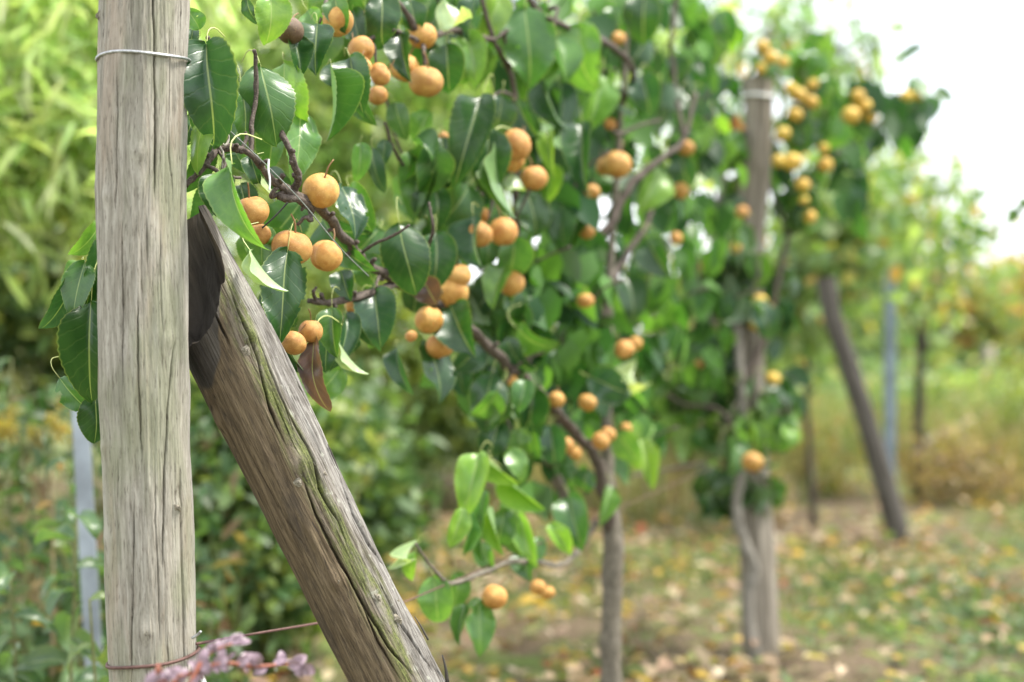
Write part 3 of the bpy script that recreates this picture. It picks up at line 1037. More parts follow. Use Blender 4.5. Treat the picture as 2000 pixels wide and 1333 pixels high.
def brace_end():
    rim = v.reshape(n_, m_, 3)[0]
    # first kept vertex of each column sits at index 0 after the collapse
    c = rim.mean(0)
    rings, uvr, colr = [], [], []
    depths = [(1.0, 0.0), (0.96, 0.0005), (0.91, 0.002), (0.86, 0.016), (0.76, 0.020), (0.62, 0.025), (0.45, 0.026), (0.28, 0.029), (0.12, 0.028), (0.02, 0.028)]
    for k, (q, dp) in enumerate(depths):
        p = c + (rim - c) * q
        nz = vnoise(p[:, 0] * 90, p[:, 1] * 90, p[:, 2] * 40, 9) * 0.003 + vnoise(p[:, 0] * 260, p[:, 1] * 260, p[:, 2] * 60, 10) * 0.0006
        # a hollow that keeps a broken wall near the front rim
        sd0 = np.cross(T_[60], CUT_N); sd0 /= np.linalg.norm(sd0)
        split = np.clip(vnoise(((p - c) @ sd0) * 170, p[:, 2] * 9, 0, 33), 0, 1) * 0.012 + np.abs(vnoise(((p - c) @ sd0) * 60, p[:, 2] * 5, 0, 34)) * 0.008
        p = p + T_[60] * (dp * 2.0 + (np.abs(nz) + split) * (1 if k > 2 else 0.15 if k else 0))[:, None]
        rings.append(p)
        sd = np.cross(T_[60], CUT_N); sd /= np.linalg.norm(sd)
        uvr.append(np.stack([(p - c) @ sd - 0.3, (p - c) @ T_[60]], 1))
    vv = np.vstack(rings); uu = np.vstack(uvr)
    K = len(depths)
    a = np.arange(K - 1)[:, None] * m_ + np.arange(m_)[None]
    b = np.arange(K - 1)[:, None] * m_ + (np.arange(m_)[None] + 1) % m_
    ff = np.stack([a, a + m_, b + m_, b], -1).reshape(-1, 4)
    return obj('hollow_end', big_mesh('hollow_end', vv, ff, uu, M['brace'], np.repeat(np.array([0.55, 0.6, 0.75] + [1.0] * (K - 3)), m_)), brace)


tag(brace_end(), 'blackened hollow sawn end')


def br_point(px, py, out=0.0):
    s0, th = br_uvw(px, py)
    i = int(np.argmin(np.abs(s_ - s0)))
    nr = math.cos(th) * e0[i] + math.sin(th) * e1[i]
    return br_path[i, :3] + nr * (br_path[i, 3] + out), nr


for x, y, r, h in ((588, 906, 0.005, 0.003), (585, 938, 0.003, 0.005), (634, 922, 0.0035, 0.005), (662, 1126, 0.0045, 0.006), (738, 1158, 0.004, 0.006), (780, 1203, 0.004, 0.006),
                   (431, 823, 0.004, 0.004), (620, 906, 0.002, 0.003), (484, 690, 0.003, 0.004), (779, 1172, 0.003, 0.004)):
    p, nr = br_point(x, y, -0.001)
    knot(brace, p, nr, r, h)
# loose slivers of wood standing off the weathered edge
for (x0, y0), (x1, y1), r in (((700, 1025), (716, 1062), 0.0022), ((864, 1280), (874, 1333), 0.003), ((580, 745), (598, 790), 0.0016), ((640, 868), (662, 925), 0.0018), ((672, 965), (690, 1005), 0.0015), ((810, 1205), (836, 1250), 0.0018)):
    a = np.array(list(V(x0, y0, 1.79))); b = np.array(list(V(x1, y1, 1.80)))
    pth = smooth_path([a, (a + b) / 2 + np.array([0.001, 0, 0]), b], 8)
    tube('splinter', pth, np.linspace(r * 0.35, r, 8), M['brace3'], brace, 5, 0.4)

# ------------------------------------------------------------------ wires between the posts
def wire(name, pts, r, mat, label, cat='wire'):
    P = smooth_path([list(V(*p)) for p in pts], 8 * len(pts))
    return tag(tube(name, P, r, M[mat], seg=7), label, cat)


wire('trellis_wire', [(383, 1258, 1.72), (500, 1238, 1.86), (640, 1214, 2.05), (720, 1196, 2.15)], 0.0019, 'rust', 'rusty wire running from the near post behind the leaning log')
wire('trellis_wire', [(735, 1196, 2.1), (800, 1172, 2.2), (940, 1112, 2.48), (1080, 1050, 2.8), (1300, 953, 3.5), (1455, 884, 4.3)], 0.0014, 'rust', 'low brown wire running through the bright hanging leaves')
wire('wire_end', [(375, 1247, 1.70), (386, 1240, 1.70), (392, 1234, 1.695)], 0.0018, 'wire', 'short cut grey wire end poking past the near post')
wire('tie_strap', [(388, 1300, 1.69), (393, 1318, 1.685), (400, 1345, 1.68), (398, 1400, 1.69)], 0.003, 'white_tie', 'white plastic tie hanging beside the near post', 'plastic tie')
wire('training_wire', [(366, 197, 1.72), (410, 222, 1.75), (515, 318, 1.80), (590, 395, 1.84), (660, 480, 1.90), (720, 540, 1.98)], 0.0008, 'twine', 'thin grey green wire crossing above the pears to the near post')
wire('training_wire', [(562, 396, 1.83), (540, 420, 1.83), (512, 446, 1.83)], 0.0012, 'black_wire', 'short black wire under the highest sharp pear')
wire('plastic_tie', [(525, 312, 1.80), (524, 330, 1.795), (527, 352, 1.795), (526, 372, 1.795)], 0.0013, 'white_tie', 'thin white tie hanging from the nearest branch', 'plastic tie')

# ------------------------------------------------------------------ pear tree nearest to the camera
def dd(px, off=0.0):
    """distance of a leaf or fruit of the near tree in this direction"""
    return row_y(px) + off


tp = V(1198, 1000, 3.1)
near_tree = empty('pear_tree', (float(tp.x), 3.12, 0.0), 'nearest pear tree, laden with tan pears, trained between two wooden posts', 'tree', 'pear trees trained along the row')


def limb(name, tree, pts, r0, r1, mat='bark', n=None, seg=8, bump=0.25, rad=None):
    P = smooth_path([list(V(*p)) for p in pts], n or max(10, 7 * len(pts)))
    kk = np.arange(len(P)) * 0.33 + pts[0][0]
    amp = 0.22 * min(r0, 0.014) * np.clip(np.minimum(np.arange(len(P)), np.arange(len(P))[::-1]) / 4.0, 0, 1)
    P = P + np.stack([vnoise(kk, 1.1, 0, 81), vnoise(kk, 2.2, 0, 82), vnoise(kk, 3.3, 0, 83)], 1) * amp[:, None]
    R = np.linspace(r0, r1, len(P)) if rad is None else np.interp(np.linspace(0, 1, len(P)), np.linspace(0, 1, len(rad)), rad)
    return tube(name, P, R, M[mat], tree, seg, bump * 1.1, seed=len(pts) + int(pts[0][0]))


# trunk, from the ground up past the fork
limb('trunk', near_tree, [(1196, 1560, 3.1), (1196, 1333, 3.1), (1192, 1180, 3.1), (1196, 1080, 3.1), (1192, 1000, 3.1), (1186, 900, 3.12), (1184, 760, 3.14), (1188, 620, 3.16), (1200, 420, 3.2), (1215, 200, 3.2), (1225, 20, 3.2)], 0.023, 0.008, 'bark_old', 60, 12, 0.3,
     rad=[0.027, 0.024, 0.0215, 0.022, 0.020, 0.014, 0.0115, 0.010, 0.008, 0.0065, 0.005])
limb('branch', near_tree, [(1192, 1030, 3.09), (1178, 965, 3.05), (1166, 900, 3.0), (1120, 845, 2.9), (1055, 768, 2.75), (985, 708, 2.6), (940, 660, 2.5), (880, 610, 2.4), (820, 575, 2.3), (772, 550, 2.2), (735, 526, 2.13), (700, 500, 2.07), (665, 455, 2.0), (625, 412, 1.93), (575, 380, 1.88), (530, 345, 1.84), (490, 302, 1.81), (430, 292, 1.79), (395, 325, 1.77), (362, 362, 1.76)], 0.014, 0.004, 'bark', 190, 10, 0.3,
     rad=[0.015, 0.0132, 0.012, 0.0115, 0.0105, 0.0095, 0.009, 0.0085, 0.0078, 0.0082, 0.0068, 0.0066, 0.0062, 0.0070, 0.0068, 0.0050, 0.0044, 0.0048, 0.0040, 0.0036])
limb('branch', near_tree, [(772, 553, 2.2), (720, 576, 2.12), (655, 590, 2.06), (604, 588, 2.02)], 0.0068, 0.0045, 'bark', 40, 8, 0.35)
limb('branch', near_tree, [(1165, 1020, 3.08), (1128, 1075, 3.0), (1095, 1103, 2.85), (1010, 1096, 2.6), (940, 1120, 2.45), (880, 1140, 2.35), (845, 1112, 2.3), (812, 1062, 2.26)], 0.007, 0.002, 'bark_old', 60, 8, 0.5)
limb('branch', near_tree, [(1110, 1000, 3.15), (1085, 930, 3.1), (1058, 860, 3.0), (1036, 740, 2.9), (1020, 640, 2.8), (1005, 520, 2.7)], 0.013, 0.006, 'bark_old', 50, 8, 0.3)
limb('branch', near_tree, [(1188, 640, 3.16), (1130, 520, 3.14), (1190, 440, 3.18), (1232, 362, 3.22), (1290, 312, 3.28), (1335, 270, 3.34), (1360, 180, 3.4)], 0.013, 0.005, 'bark', 60, 8, 0.3)
limb('branch', near_tree, [(1186, 560, 3.2), (1225, 495, 3.3), (1262, 440, 3.36), (1275, 400, 3.4)], 0.010, 0.005, 'bark', 40, 8, 0.3)
limb('branch', near_tree, [(1215, 200, 3.2), (1238, 140, 3.1), (1195, 92, 3.0), (1120, 60, 2.8), (1050, 20, 2.65), (1000, -60, 2.6)], 0.008, 0.005, 'bark', 40, 8, 0.3)
limb('branch', near_tree, [(1005, 520, 2.7), (1010, 330, 2.66), (1005, 190, 2.62), (990, 130, 2.6), (965, 80, 2.55), (930, -40, 2.5)], 0.007, 0.004, 'bark', 50, 8, 0.3)
limb('branch', near_tree, [(905, 610, 2.6), (880, 450, 2.55), (840, 372, 2.5), (800, 340, 2.4), (768, 290, 2.3), (752, 240, 2.25)], 0.005, 0.0025, 'bark', 50, 8, 0.3)
limb('branch', near_tree, [(965, 80, 2.55), (880, 60, 2.4), (826, 82, 2.3), (760, 58, 2.2), (715, 84, 2.15), (690, 92, 2.12)], 0.006, 0.003, 'bark', 50, 8, 0.3)
limb('branch', near_tree, [(826, 82, 2.3), (780, 10, 2.25), (715, -14, 2.2), (640, -20, 2.12), (560, -25, 2.05), (480, -60, 2.0)], 0.005, 0.003, 'bark', 50, 8, 0.3)
limb('branch', near_tree, [(1330, -40, 3.4), (1312, 60, 3.4), (1318, 160, 3.4), (1335, 270, 3.34)], 0.005, 0.006, 'bark', 30, 8, 0.3)
for pts, a, b in (
    ([(583, 352, 1.865), (578, 330, 1.85), (566, 295, 1.84), (552, 262, 1.84), (546, 235, 1.85)], 0.0048, 0.0035),
    ([(575, 372, 1.88), (582, 352, 1.865), (578, 340, 1.855)], 0.0065, 0.0048),
    ([(425, 296, 1.79), (436, 262, 1.79), (440, 238, 1.80), (430, 200, 1.81), (418, 140, 1.81), (410, 90, 1.80), (405, 72, 1.79)], 0.0042, 0.0026),
    ([(490, 300, 1.81), (492, 250, 1.82), (500, 180, 1.83), (499, 120, 1.82), (496, 98, 1.81)], 0.0036, 0.0024),
    ([(610, 405, 1.92), (606, 430, 1.90), (596, 425, 1.89), (580, 440, 1.89)], 0.0042, 0.002),
    ([(545, 386, 1.85), (580, 390, 1.875), (610, 408, 1.91)], 0.0048, 0.006),
    ([(540, 366, 1.85), (530, 385, 1.85), (560, 372, 1.87)], 0.003, 0.004),
    ([(395, 322, 1.77), (420, 332, 1.76), (450, 345, 1.76), (470, 348, 1.77)], 0.0028, 0.0018),
    ([(425, 292, 1.79), (440, 320, 1.77), (432, 340, 1.76)], 0.0022, 0.0016),
    ([(470, 300, 1.80), (482, 270, 1.81), (478, 258, 1.81)], 0.0028, 0.0018),
    ([(700, 500, 2.07), (725, 480, 2.05), (770, 460, 2.03), (800, 440, 2.02)], 0.003, 0.0016),
    ([(745, 532, 2.15), (738, 545, 2.12), (735, 562, 2.10)], 0.003, 0.0018),
    ([(617, 585, 2.02), (612, 572, 2.0), (618, 560, 2.0)], 0.003, 0.002),
    ([(835, 580, 2.32), (832, 500, 2.2), (846, 450, 2.15), (838, 395, 2.15)], 0.004, 0.002),
    ([(880, 640, 2.4), (872, 660, 2.36), (840, 640, 2.33)], 0.003, 0.002),
    ([(1070, 20, 2.66), (1088, 18, 2.62), (1080, 58, 2.6), (1072, 90, 2.6)], 0.004, 0.0025),
    ([(1000, 130, 2.6), (985, 80, 2.56), (990, 60, 2.54), (965, 82, 2.52)], 0.004, 0.003),
    ([(1005, 190, 2.62), (980, 180, 2.58), (960, 190, 2.52)], 0.0035, 0.002),
    ([(1195, 255, 3.0), (1210, 262, 3.02), (1250, 246, 3.05), (1290, 235, 3.1)], 0.004, 0.003),
    ([(640, -20, 2.12), (634, 20, 2.05), (624, 45, 2.02)], 0.003, 0.002),
    ([(715, 84, 2.15), (730, 90, 2.15), (735, 125, 2.15)], 0.003, 0.002),
    ([(826, 82, 2.3), (828, 100, 2.27), (830, 128, 2.27)], 0.004, 0.003),
    ([(985, 330, 2.6), (962, 395, 2.54), (955, 430, 2.52)], 0.004, 0.002),
    ([(870, 590, 2.4), (850, 548, 2.3), (845, 520, 2.28)], 0.004, 0.003),
):
    limb('twig', near_tree, pts, a, b, 'bark', None, 7, 0.35)

# short fruiting spurs and buds along the main arm
for px, py, d, ax, ay in ((545, 356, 1.85, 10, -16), (600, 398, 1.90, -12, 14), (640, 428, 1.95, 14, -12), (655, 445, 1.98, -16, 8), (685, 482, 2.04, 16, -10), (690, 492, 2.05, -16, 8), (724, 518, 2.10, 10, -14), (752, 536, 2.16, -8, 14),
                          (690, 584, 2.09, 4, -16), (650, 590, 2.06, 6, 14), (630, 590, 2.04, -4, -18), (510, 322, 1.82, 14, -8), (460, 295, 1.80, 2, -14), (410, 308, 1.78, -12, -8), (960, 680, 2.54, 14, -10), (1010, 732, 2.66, -14, 12),
                          (1075, 790, 2.80, 16, -12), (1100, 820, 2.85, -14, 10), (1140, 868, 2.94, 16, -8), (566, 300, 1.842, 9, -5), (574, 322, 1.85, -9, -5)):
    a_, b_ = V(px, py, d), V(px + ax, py + ay, d - 0.01)
    tube('spur', smooth_path([list(a_), list((a_ + b_) / 2 + Vector((0.001, -0.002, 0.001))), list(b_)], 7), np.array([0.0045, 0.0036, 0.003, 0.0028, 0.0032, 0.003, 0.0012]) * (d / 1.9), M['bark'], near_tree, 7, 0.5, seed=px)

tie = tube('cloth_tie', smooth_path([list(V(*p)) for p in [(441, 240, 1.795), (430, 262, 1.78), (438, 285, 1.775), (447, 270, 1.78), (437, 255, 1.775), (430, 285, 1.775), (436, 300, 1.775), (434, 330, 1.775)]], 44), 0.0015, M['tie'], None, 7, 0.3)
tag(tie, 'grey cloth tie knotted round the nearest branch', 'tie')

# leaves that can be told apart one by one: base x,y  tip x,y  width  class  roll  variant  distance offset
HERO = [
    # by the near post
    (404, 88, 412, 262, 110, 'B', 12, 0, -0.02), (470, 165, 490, 266, 84, 'M', -20, 7, 0.0), (509, 127, 540, 256, 98, 'M', -8, 0, -0.03), (556, 122, 545, 266, 100, 'Y', 25, 3, 0.02),
    (585, 212, 588, 337, 72, 'L', -15, 7, 0.0), (390, 58, 367, 14, 40, 'L', 10, 6, 0.0), (378, 55, 370, 102, 34, 'B', 20, 1, 0.05), (429, 336, 431, 428, 68, 'D', 10, 2, -0.05),
    (453, 316, 456, 478, 62, 'L', 38, 1, -0.09), (407, 228, 366, 314, 46, 'Y', 25, 4, -0.01), (404, 282, 371, 384, 48, 'M', -15, 0, 0.03), (488, 302, 506, 360, 36, 'D', 5, 1, 0.02),
    (506, 334, 541, 396, 20, 'P', 35, 2, 0.0), (588, 396, 520, 478, 84, 'M', 10, 0, 0.10), (667, 363, 706, 452, 62, 'B', -25, 6, -0.02), (683, 368, 714, 440, 58, 'M', 15, 0, 0.05),
    (398, 218, 372, 262, 46, 'B', 30, 0, 0.06), (560, 455, 506, 548, 84, 'M', -15, 0, 0.12), (470, 360, 490, 440, 50, 'D', -10, 0, 0.10), (515, 440, 505, 520, 60, 'L', 20, 7, 0.02),
    (520, 330, 560, 380, 44, 'B', 20, 0, 0.12), (470, 240, 452, 300, 50, 'B', -20, 0, 0.08), (540, 250, 520, 330, 54, 'M', 15, 1, 0.12), (420, 360, 385, 440, 50, 'M', 0, 1, 0.10),
    (500, 452, 486, 520, 60, 'L', 10, 0, 0.06), (520, 560, 560, 640, 70, 'D', 15, 0, 0.10), (375, 226, 368, 290, 40, 'D', -30, 0, 0.10), (458, 290, 474, 330, 36, 'M', 20, 1, 0.10),
    # left of the near post
    (196, 436, 160, 504, 50, 'L', -20, 1, 0.06), (198, 468, 172, 600, 50, 'D', -10, 2, 0.05), (166, 512, 136, 612, 58, 'M', 15, 0, 0.02), (150, 530, 104, 658, 60, 'B', -15, 0, 0.03),
    (178, 590, 172, 795, 96, 'D', 8, 0, 0.0), (116, 738, 172, 812, 48, 'M', 20, 7, 0.05), (186, 770, 192, 866, 62, 'D', -12, 0, 0.04), (165, 512, 125, 560, 34, 'L', 30, 1, 0.06),
    # among the sharp pears
    (562, 487, 541, 655, 82, 'D', 6, 6, -0.09), (488, 488, 541, 578, 26, 'P', 40, 2, -0.09), (630, 425, 694, 536, 62, 'M', 30, 1, 0.04), (665, 528, 680, 586, 46, 'D', 5, 2, 0.0),
    (779, 436, 806, 567, 88, 'D', 0, 0, -0.12), (851, 455, 861, 568, 68, 'D', -12, 1, -0.10), (925, 420, 918, 520, 84, 'B', 35, 2, -0.10), (916, 363, 872, 452, 84, 'M', -20, 1, 0.0),
    (732, 567, 744, 662, 76, 'B', 4, 0, -0.06), (710, 592, 727, 684, 48, 'D', 20, 1, -0.02), (735, 600, 744, 676, 56, 'L', -12, 0, 0.02), (648, 600, 650, 697, 50, 'M', 10, 2, -0.06),
    (676, 612, 681, 708, 42, 'B', -25, 0, 0.0), (640, 655, 634, 722, 46, 'D', 8, 0, -0.02), (661, 668, 705, 740, 24, 'P', 40, 2, -0.06), (616, 656, 588, 786, 46, 'R', 35, 3, -0.08),
    (664, 720, 612, 792, 58, 'L', -15, 0, 0.05), (535, 632, 578, 728, 48, 'D', 20, 2, 0.03), (741, 448, 692, 500, 72, 'M', 10, 0, 0.05), (700, 500, 745, 560, 60, 'M', -20, 0, 0.08),
    (830, 370, 816, 428, 36, 'B', 15, 1, 0.0), (852, 366, 862, 450, 50, 'D', -8, 0, 0.0), (838, 300, 794, 402, 66, 'M', 22, 1, 0.02), (953, 250, 956, 384, 78, 'D', -5, 2, -0.14),
    (879, 594, 912, 690, 84, 'D', 10, 2, -0.08), (830, 665, 878, 775, 76, 'B', -30, 6, 0.02), (775, 677, 781, 768, 34, 'B', 30, 1, 0.05), (931, 672, 905, 730, 66, 'B', -25, 0, 0.05),
    (962, 728, 938, 838, 74, 'D', 10, 0, 0.0), (986, 518, 955, 596, 50, 'L', 15, 2, -0.05), (826, 545, 852, 594, 54, 'R', 10, 1, -0.1), (760, 480, 700, 560, 60, 'D', 30, 0, 0.10),
    (640, 440, 720, 470, 50, 'D', 30, 0, 0.12), (905, 430, 890, 500, 60, 'M', 15, 0, 0.08), (810, 440, 770, 500, 60, 'D', 20, 0, 0.12), (690, 690, 660, 640, 40, 'D', 10, 0, 0.08),
    # upper left, in front of the bright trees
    (684, 112, 702, 202, 66, 'D', 8, 0, -0.05), (646, 140, 666, 264, 62, 'M', -22, 5, -0.03), (620, 46, 610, 134, 74, 'D', 6, 2, -0.03), (574, 68, 592, 142, 46, 'D', -20, 0, 0.0),
    (529, -8, 537, 80, 70, 'Y', -12, 1, -0.02), (482, -4, 493, 62, 36, 'B', 30, 0, 0.02), (654, -4, 668, 54, 48, 'M', 12, 0, -0.05), (745, -8, 753, 78, 66, 'D', -15, 0, -0.04),
    (782, 62, 790, 150, 52, 'D', 14, 0, -0.05), (704, 280, 706, 352, 38, 'L', -10, 1, 0.05), (726, 288, 736, 376, 38, 'B', 16, 0, 0.06), (752, 272, 748, 324, 30, 'B', 0, 0, 0.05),
    (700, 180, 715, 240, 40, 'M', 30, 1, 0.05), (600, 20, 640, 80, 50, 'L', 10, 0, 0.06), (560, 70, 540, 30, 44, 'M', 10, 0, 0.06), (770, 200, 790, 270, 44, 'M', 10, 0, 0.06),
    (690, 20, 700, 80, 46, 'D', 10, 0, 0.05), (800, 0, 815, 66, 50, 'D', -10, 0, -0.02), (840, 220, 800, 280, 44, 'L', 20, 0, 0.06), (655, 170, 640, 110, 40, 'D', 0, 0, 0.07),
    # top middle
    (1025, 15, 1039, 164, 104, 'M', -6, 6, -0.14), (1131, 50, 1134, 170, 86, 'L', 8, 0, -0.20), (1174, 146, 1159, 250, 56, 'Y', -22, 2, -0.15), (1137, 236, 1133, 359, 60, 'D', 12, 0, -0.22),
    (1092, 165, 1116, 255, 46, 'B', -35, 1, -0.1), (1070, 254, 1075, 338, 34, 'Y', 10, 2, -0.1), (1056, 155, 1090, 258, 46, 'D', 25, 2, -0.08), (940, 190, 896, 333, 76, 'D', 5, 0, -0.15),
    (980, 187, 974, 273, 62, 'B', -12, 0, -0.10), (1007, 196, 1045, 274, 48, 'D', 15, 2, -0.08), (968, 278, 974, 418, 38, 'L', 35, 2, -0.16), (998, 340, 1011, 396, 36, 'P', 160, 0, -0.10),
    (1030, 376, 1054, 462, 68, 'D', -15, 6, -0.08), (1078, 322, 1071, 404, 28, 'Y', -10, 5, -0.08), (1036, 448, 1020, 522, 34, 'L', 20, 2, -0.02), (872, 86, 880, 181, 66, 'D', 4, 0, -0.10),
    (908, 65, 941, 148, 54, 'L', -12, 0, -0.04), (868, -4, 904, 106, 48, 'P', 150, 0, -0.08), (930, -4, 904, 74, 46, 'B', 25, 2, -0.10), (975, -8, 956, 74, 54, 'Y', -15, 1, -0.06),
    (850, 284, 813, 398, 54, 'M', 18, 1, -0.02), (862, 268, 872, 334, 46, 'D', -8, 0, 0.0), (1150, 388, 1098, 478, 64, 'D', 10, 0, -0.1), (1055, 10, 1060, 80, 50, 'M', 20, 0, 0.0),
    (1260, -10, 1255, 85, 70, 'D', 10, 0, -0.2), (1270, 70, 1230, 130, 56, 'D', -10, 0, -0.15), (1255, 150, 1268, 215, 60, 'B', 12, 0, -0.2), (1315, 110, 1325, 165, 46, 'B', -15, 0, -0.1),
    (1350, 190, 1342, 260, 60, 'B', 20, 0, -0.1), (1330, 170, 1290, 215, 60, 'D', 0, 0, -0.1), (1200, 10, 1215, 70, 50, 'M', 0, 0, 0.0), (1355, 330, 1372, 400, 60, 'P', 160, 0, -0.05),
    (1330, 305, 1345, 370, 56, 'B', 12, 0, -0.1), (1290, 330, 1255, 410, 66, 'Y', -20, 2, -0.15), (1090, 75, 1110, 130, 50, 'D', 0, 0, 0.0), (1180, 60, 1160, 130, 60, 'D', 20, 0, 0.02),
    (1100, 390, 1090, 470, 56, 'M', 12, 0, 0.0), (1225, 540, 1250, 620, 60, 'B', -12, 1, -0.1), (1265, 470, 1300, 540, 66, 'D', 12, 0, -0.1),
    # lower middle, bright young leaves
    (938, 884, 905, 1001, 58, 'Y', 10, 1, -0.1), (904, 992, 881, 1070, 40, 'Y', -12, 2, -0.08), (946, 955, 929, 1092, 44, 'L', 15, 2, -0.05), (917, 998, 914, 1086, 26, 'L', -25, 0, -0.05),
    (965, 994, 966, 1080, 32, 'Y', 30, 5, -0.08), (987, 994, 969, 1092, 54, 'M', -10, 0, -0.06), (1014, 1005, 1037, 1098, 38, 'Y', 12, 1, -0.08), (981, 922, 1058, 1009, 36, 'Y', 20, 5, -0.06),
    (992, 878, 1032, 928, 42, 'L', -15, 3, -0.05), (960, 900, 1000, 950, 30, 'Y', 30, 5, -0.04), (1018, 1078, 1030, 1132, 46, 'M', 10, 0, -0.05), (1070, 1023, 1117, 1082, 36, 'Y', -15, 2, -0.1), (1112, 968, 1130, 1062, 62, 'M', 10, 1, -0.1),
    (1190, 948, 1180, 1020, 34, 'L', -20, 2, -0.15), (1150, 918, 1128, 972, 48, 'D', 10, 0, -0.1), (847, 1124, 856, 1227, 64, 'L', 8, 0, -0.05), (932, 1165, 944, 1277, 56, 'L', -10, 7, -0.05),
    (910, 1178, 889, 1258, 32, 'M', 15, 2, -0.03), (890, 1118, 902, 1204, 44, 'L', -20, 0, 0.02), (815, 1054, 763, 1128, 22, 'P', 165, 8, -0.05), (812, 1078, 792, 1142, 26, 'Y', 20, 1, 0.0),
    (1076, 832, 1082, 914, 54, 'B', 12, 0, -0.05), (972, 828, 958, 894, 58, 'D', -8, 0, 0.0), (1155, 738, 1228, 768, 64, 'B', -10, 0, -0.15), (1240, 702, 1226, 793, 56, 'P', 160, 8, -0.15), (1205, 843, 1247, 908, 54, 'L', 15, 0, -0.1),
    (1250, 858, 1277, 948, 38, 'Y', -15, 2, -0.1), (1000, 1010, 1010, 1090, 46, 'L', 10, 0, -0.03), (940, 1060, 960, 1120, 40, 'L', 10, 0, -0.02), (1010, 840, 1020, 900, 50, 'L', 10, 0, 0.0), (1050, 1050, 1040, 1110, 40, 'L', 0, 1, -0.02),
]
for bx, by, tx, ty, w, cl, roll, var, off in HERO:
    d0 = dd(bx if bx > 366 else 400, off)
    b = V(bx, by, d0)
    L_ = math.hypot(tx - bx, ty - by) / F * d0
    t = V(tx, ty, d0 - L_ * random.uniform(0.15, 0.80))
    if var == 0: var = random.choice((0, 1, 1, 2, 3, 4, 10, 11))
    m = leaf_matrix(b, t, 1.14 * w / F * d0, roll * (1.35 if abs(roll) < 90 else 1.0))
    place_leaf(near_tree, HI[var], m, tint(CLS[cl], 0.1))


# the rest of the crown: spurs with hanging leaves, filled from the front until 300 stand as parts
def spur_leaves(tree, ells, depth_fn, palette, limit, size=(0.07, 0.105), fill_name='foliage', jitter=0.10, twig_to=None, per=4):
    items = []
    for cx, cy, rx, ry, n, pal in ells:
        k = max(1, n // per)
        for _ in range(k):
            a = random.uniform(0, 2 * math.pi); q = math.sqrt(random.random())
            px, py = cx + rx * q * math.cos(a), cy + ry * q * math.sin(a)
            d = depth_fn(px) + random.gauss(0, jitter)
            sp = V(px, py - 20, d)
            if twig_to is not None and random.random() < 0.35:
                end = sp + Vector((random.uniform(-0.03, 0.03), random.uniform(-0.03, 0.03), -0.02))
                st = sp + Vector((random.uniform(-0.12, 0.12), random.uniform(-0.05, 0.08), random.uniform(0.02, 0.16)))
                mid = (st + end) / 2 + Vector((random.uniform(-0.02, 0.02), 0, 0.01))
                tube('twig', smooth_path([list(st), list(mid), list(end)], 8), np.linspace(0.0035, 0.0018, 8), M['bark'], tree, 5, 0.3)
            for _ in range(per):
                dirv = Vector((random.gauss(0, 0.45), random.gauss(0, 0.40), random.gauss(-0.95, 0.35)))
                L = random.uniform(*size)
                b = sp + Vector((random.gauss(0, 0.022), random.gauss(0, 0.022), random.gauss(0, 0.02)))
                face = Vector((random.gauss(0.1, 0.6), random.gauss(-0.65, 0.5), random.gauss(0.7, 0.4))).normalized()
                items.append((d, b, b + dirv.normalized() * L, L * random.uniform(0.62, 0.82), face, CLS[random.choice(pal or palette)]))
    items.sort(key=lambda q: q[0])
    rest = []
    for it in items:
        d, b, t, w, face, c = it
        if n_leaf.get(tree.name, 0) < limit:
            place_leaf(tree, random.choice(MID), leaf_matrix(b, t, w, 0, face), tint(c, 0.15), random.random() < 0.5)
        else:
            rest.append(it)
    if rest:
        cen = np.array([list(r[1]) for r in rest]); dr = np.array([list(r[2] - r[1]) for r in rest])
        L = np.linalg.norm(dr, axis=1)
        nr = np.array([list(r[4]) for r in rest]); w = np.array([r[3] for r in rest])
        co = np.array([r[5] for r in rest]) * rng.uniform(0.8, 1.2, (len(rest), 1))
        vv, ff, cc = foliage_arrays(cen, dr, nr, L, w, co)
        o = obj(fill_name, fast_mesh(fill_name, vv, ff, cc, M['foliage']), tree)
        o["kind"] = "stuff"


NT_ELLS = [
    (980, 60, 120, 90, 28, 'DMB'), (1130, 60, 110, 100, 40, 'DMLY'), (1280, 90, 100, 120, 64, 'DDMBL'), (1290, 260, 120, 110, 64, 'DDBM'), (1330, 420, 90, 120, 56, 'DBML'),
    (1150, 440, 100, 100, 48, 'DDML'), (1100, 600, 120, 100, 68, 'DDMBL'), (1220, 560, 80, 120, 56, 'DDMB'), (1170, 720, 100, 80, 48, 'DMBL'), (1000, 620, 70, 90, 32, 'DMB'),
    (1030, 790, 80, 80, 40, 'DDM'), (1220, 830, 80, 70, 32, 'LYM'), (880, 340, 70, 80, 28, 'DM'), (740, 30, 120, 40, 24, 'DDM'), (870, 30, 60, 50, 16, 'DML'),
    (1090, 280, 90, 120, 48, 'DMB'), (900, 500, 70, 90, 28, 'DDM'), (1330, 640, 90, 90, 40, 'DBML'), (1390, 200, 60, 120, 36, 'DBLY'), (980, 450, 60, 100, 24, 'DM'), (1090, 900, 70, 60, 20, 'DML'), (1370, 60, 60, 60, 20, 'LYM'),
    (950, 730, 60, 60, 16, 'DM'), (1040, 520, 60, 80, 24, 'DDM'), (1200, 330, 70, 80, 28, 'DM'), (1180, 180, 80, 80, 28, 'DMB'),
]
NT_ELLS = [(q[0], q[1], q[2], q[3], int(q[4] * 1.15), q[5] + 'M' + 'L') for q in NT_ELLS]
spur_leaves(near_tree, NT_ELLS, lambda px: row_y(px) + 0.18, 'DM', 300, jitter=0.10, twig_to=True, size=(0.064, 0.102))

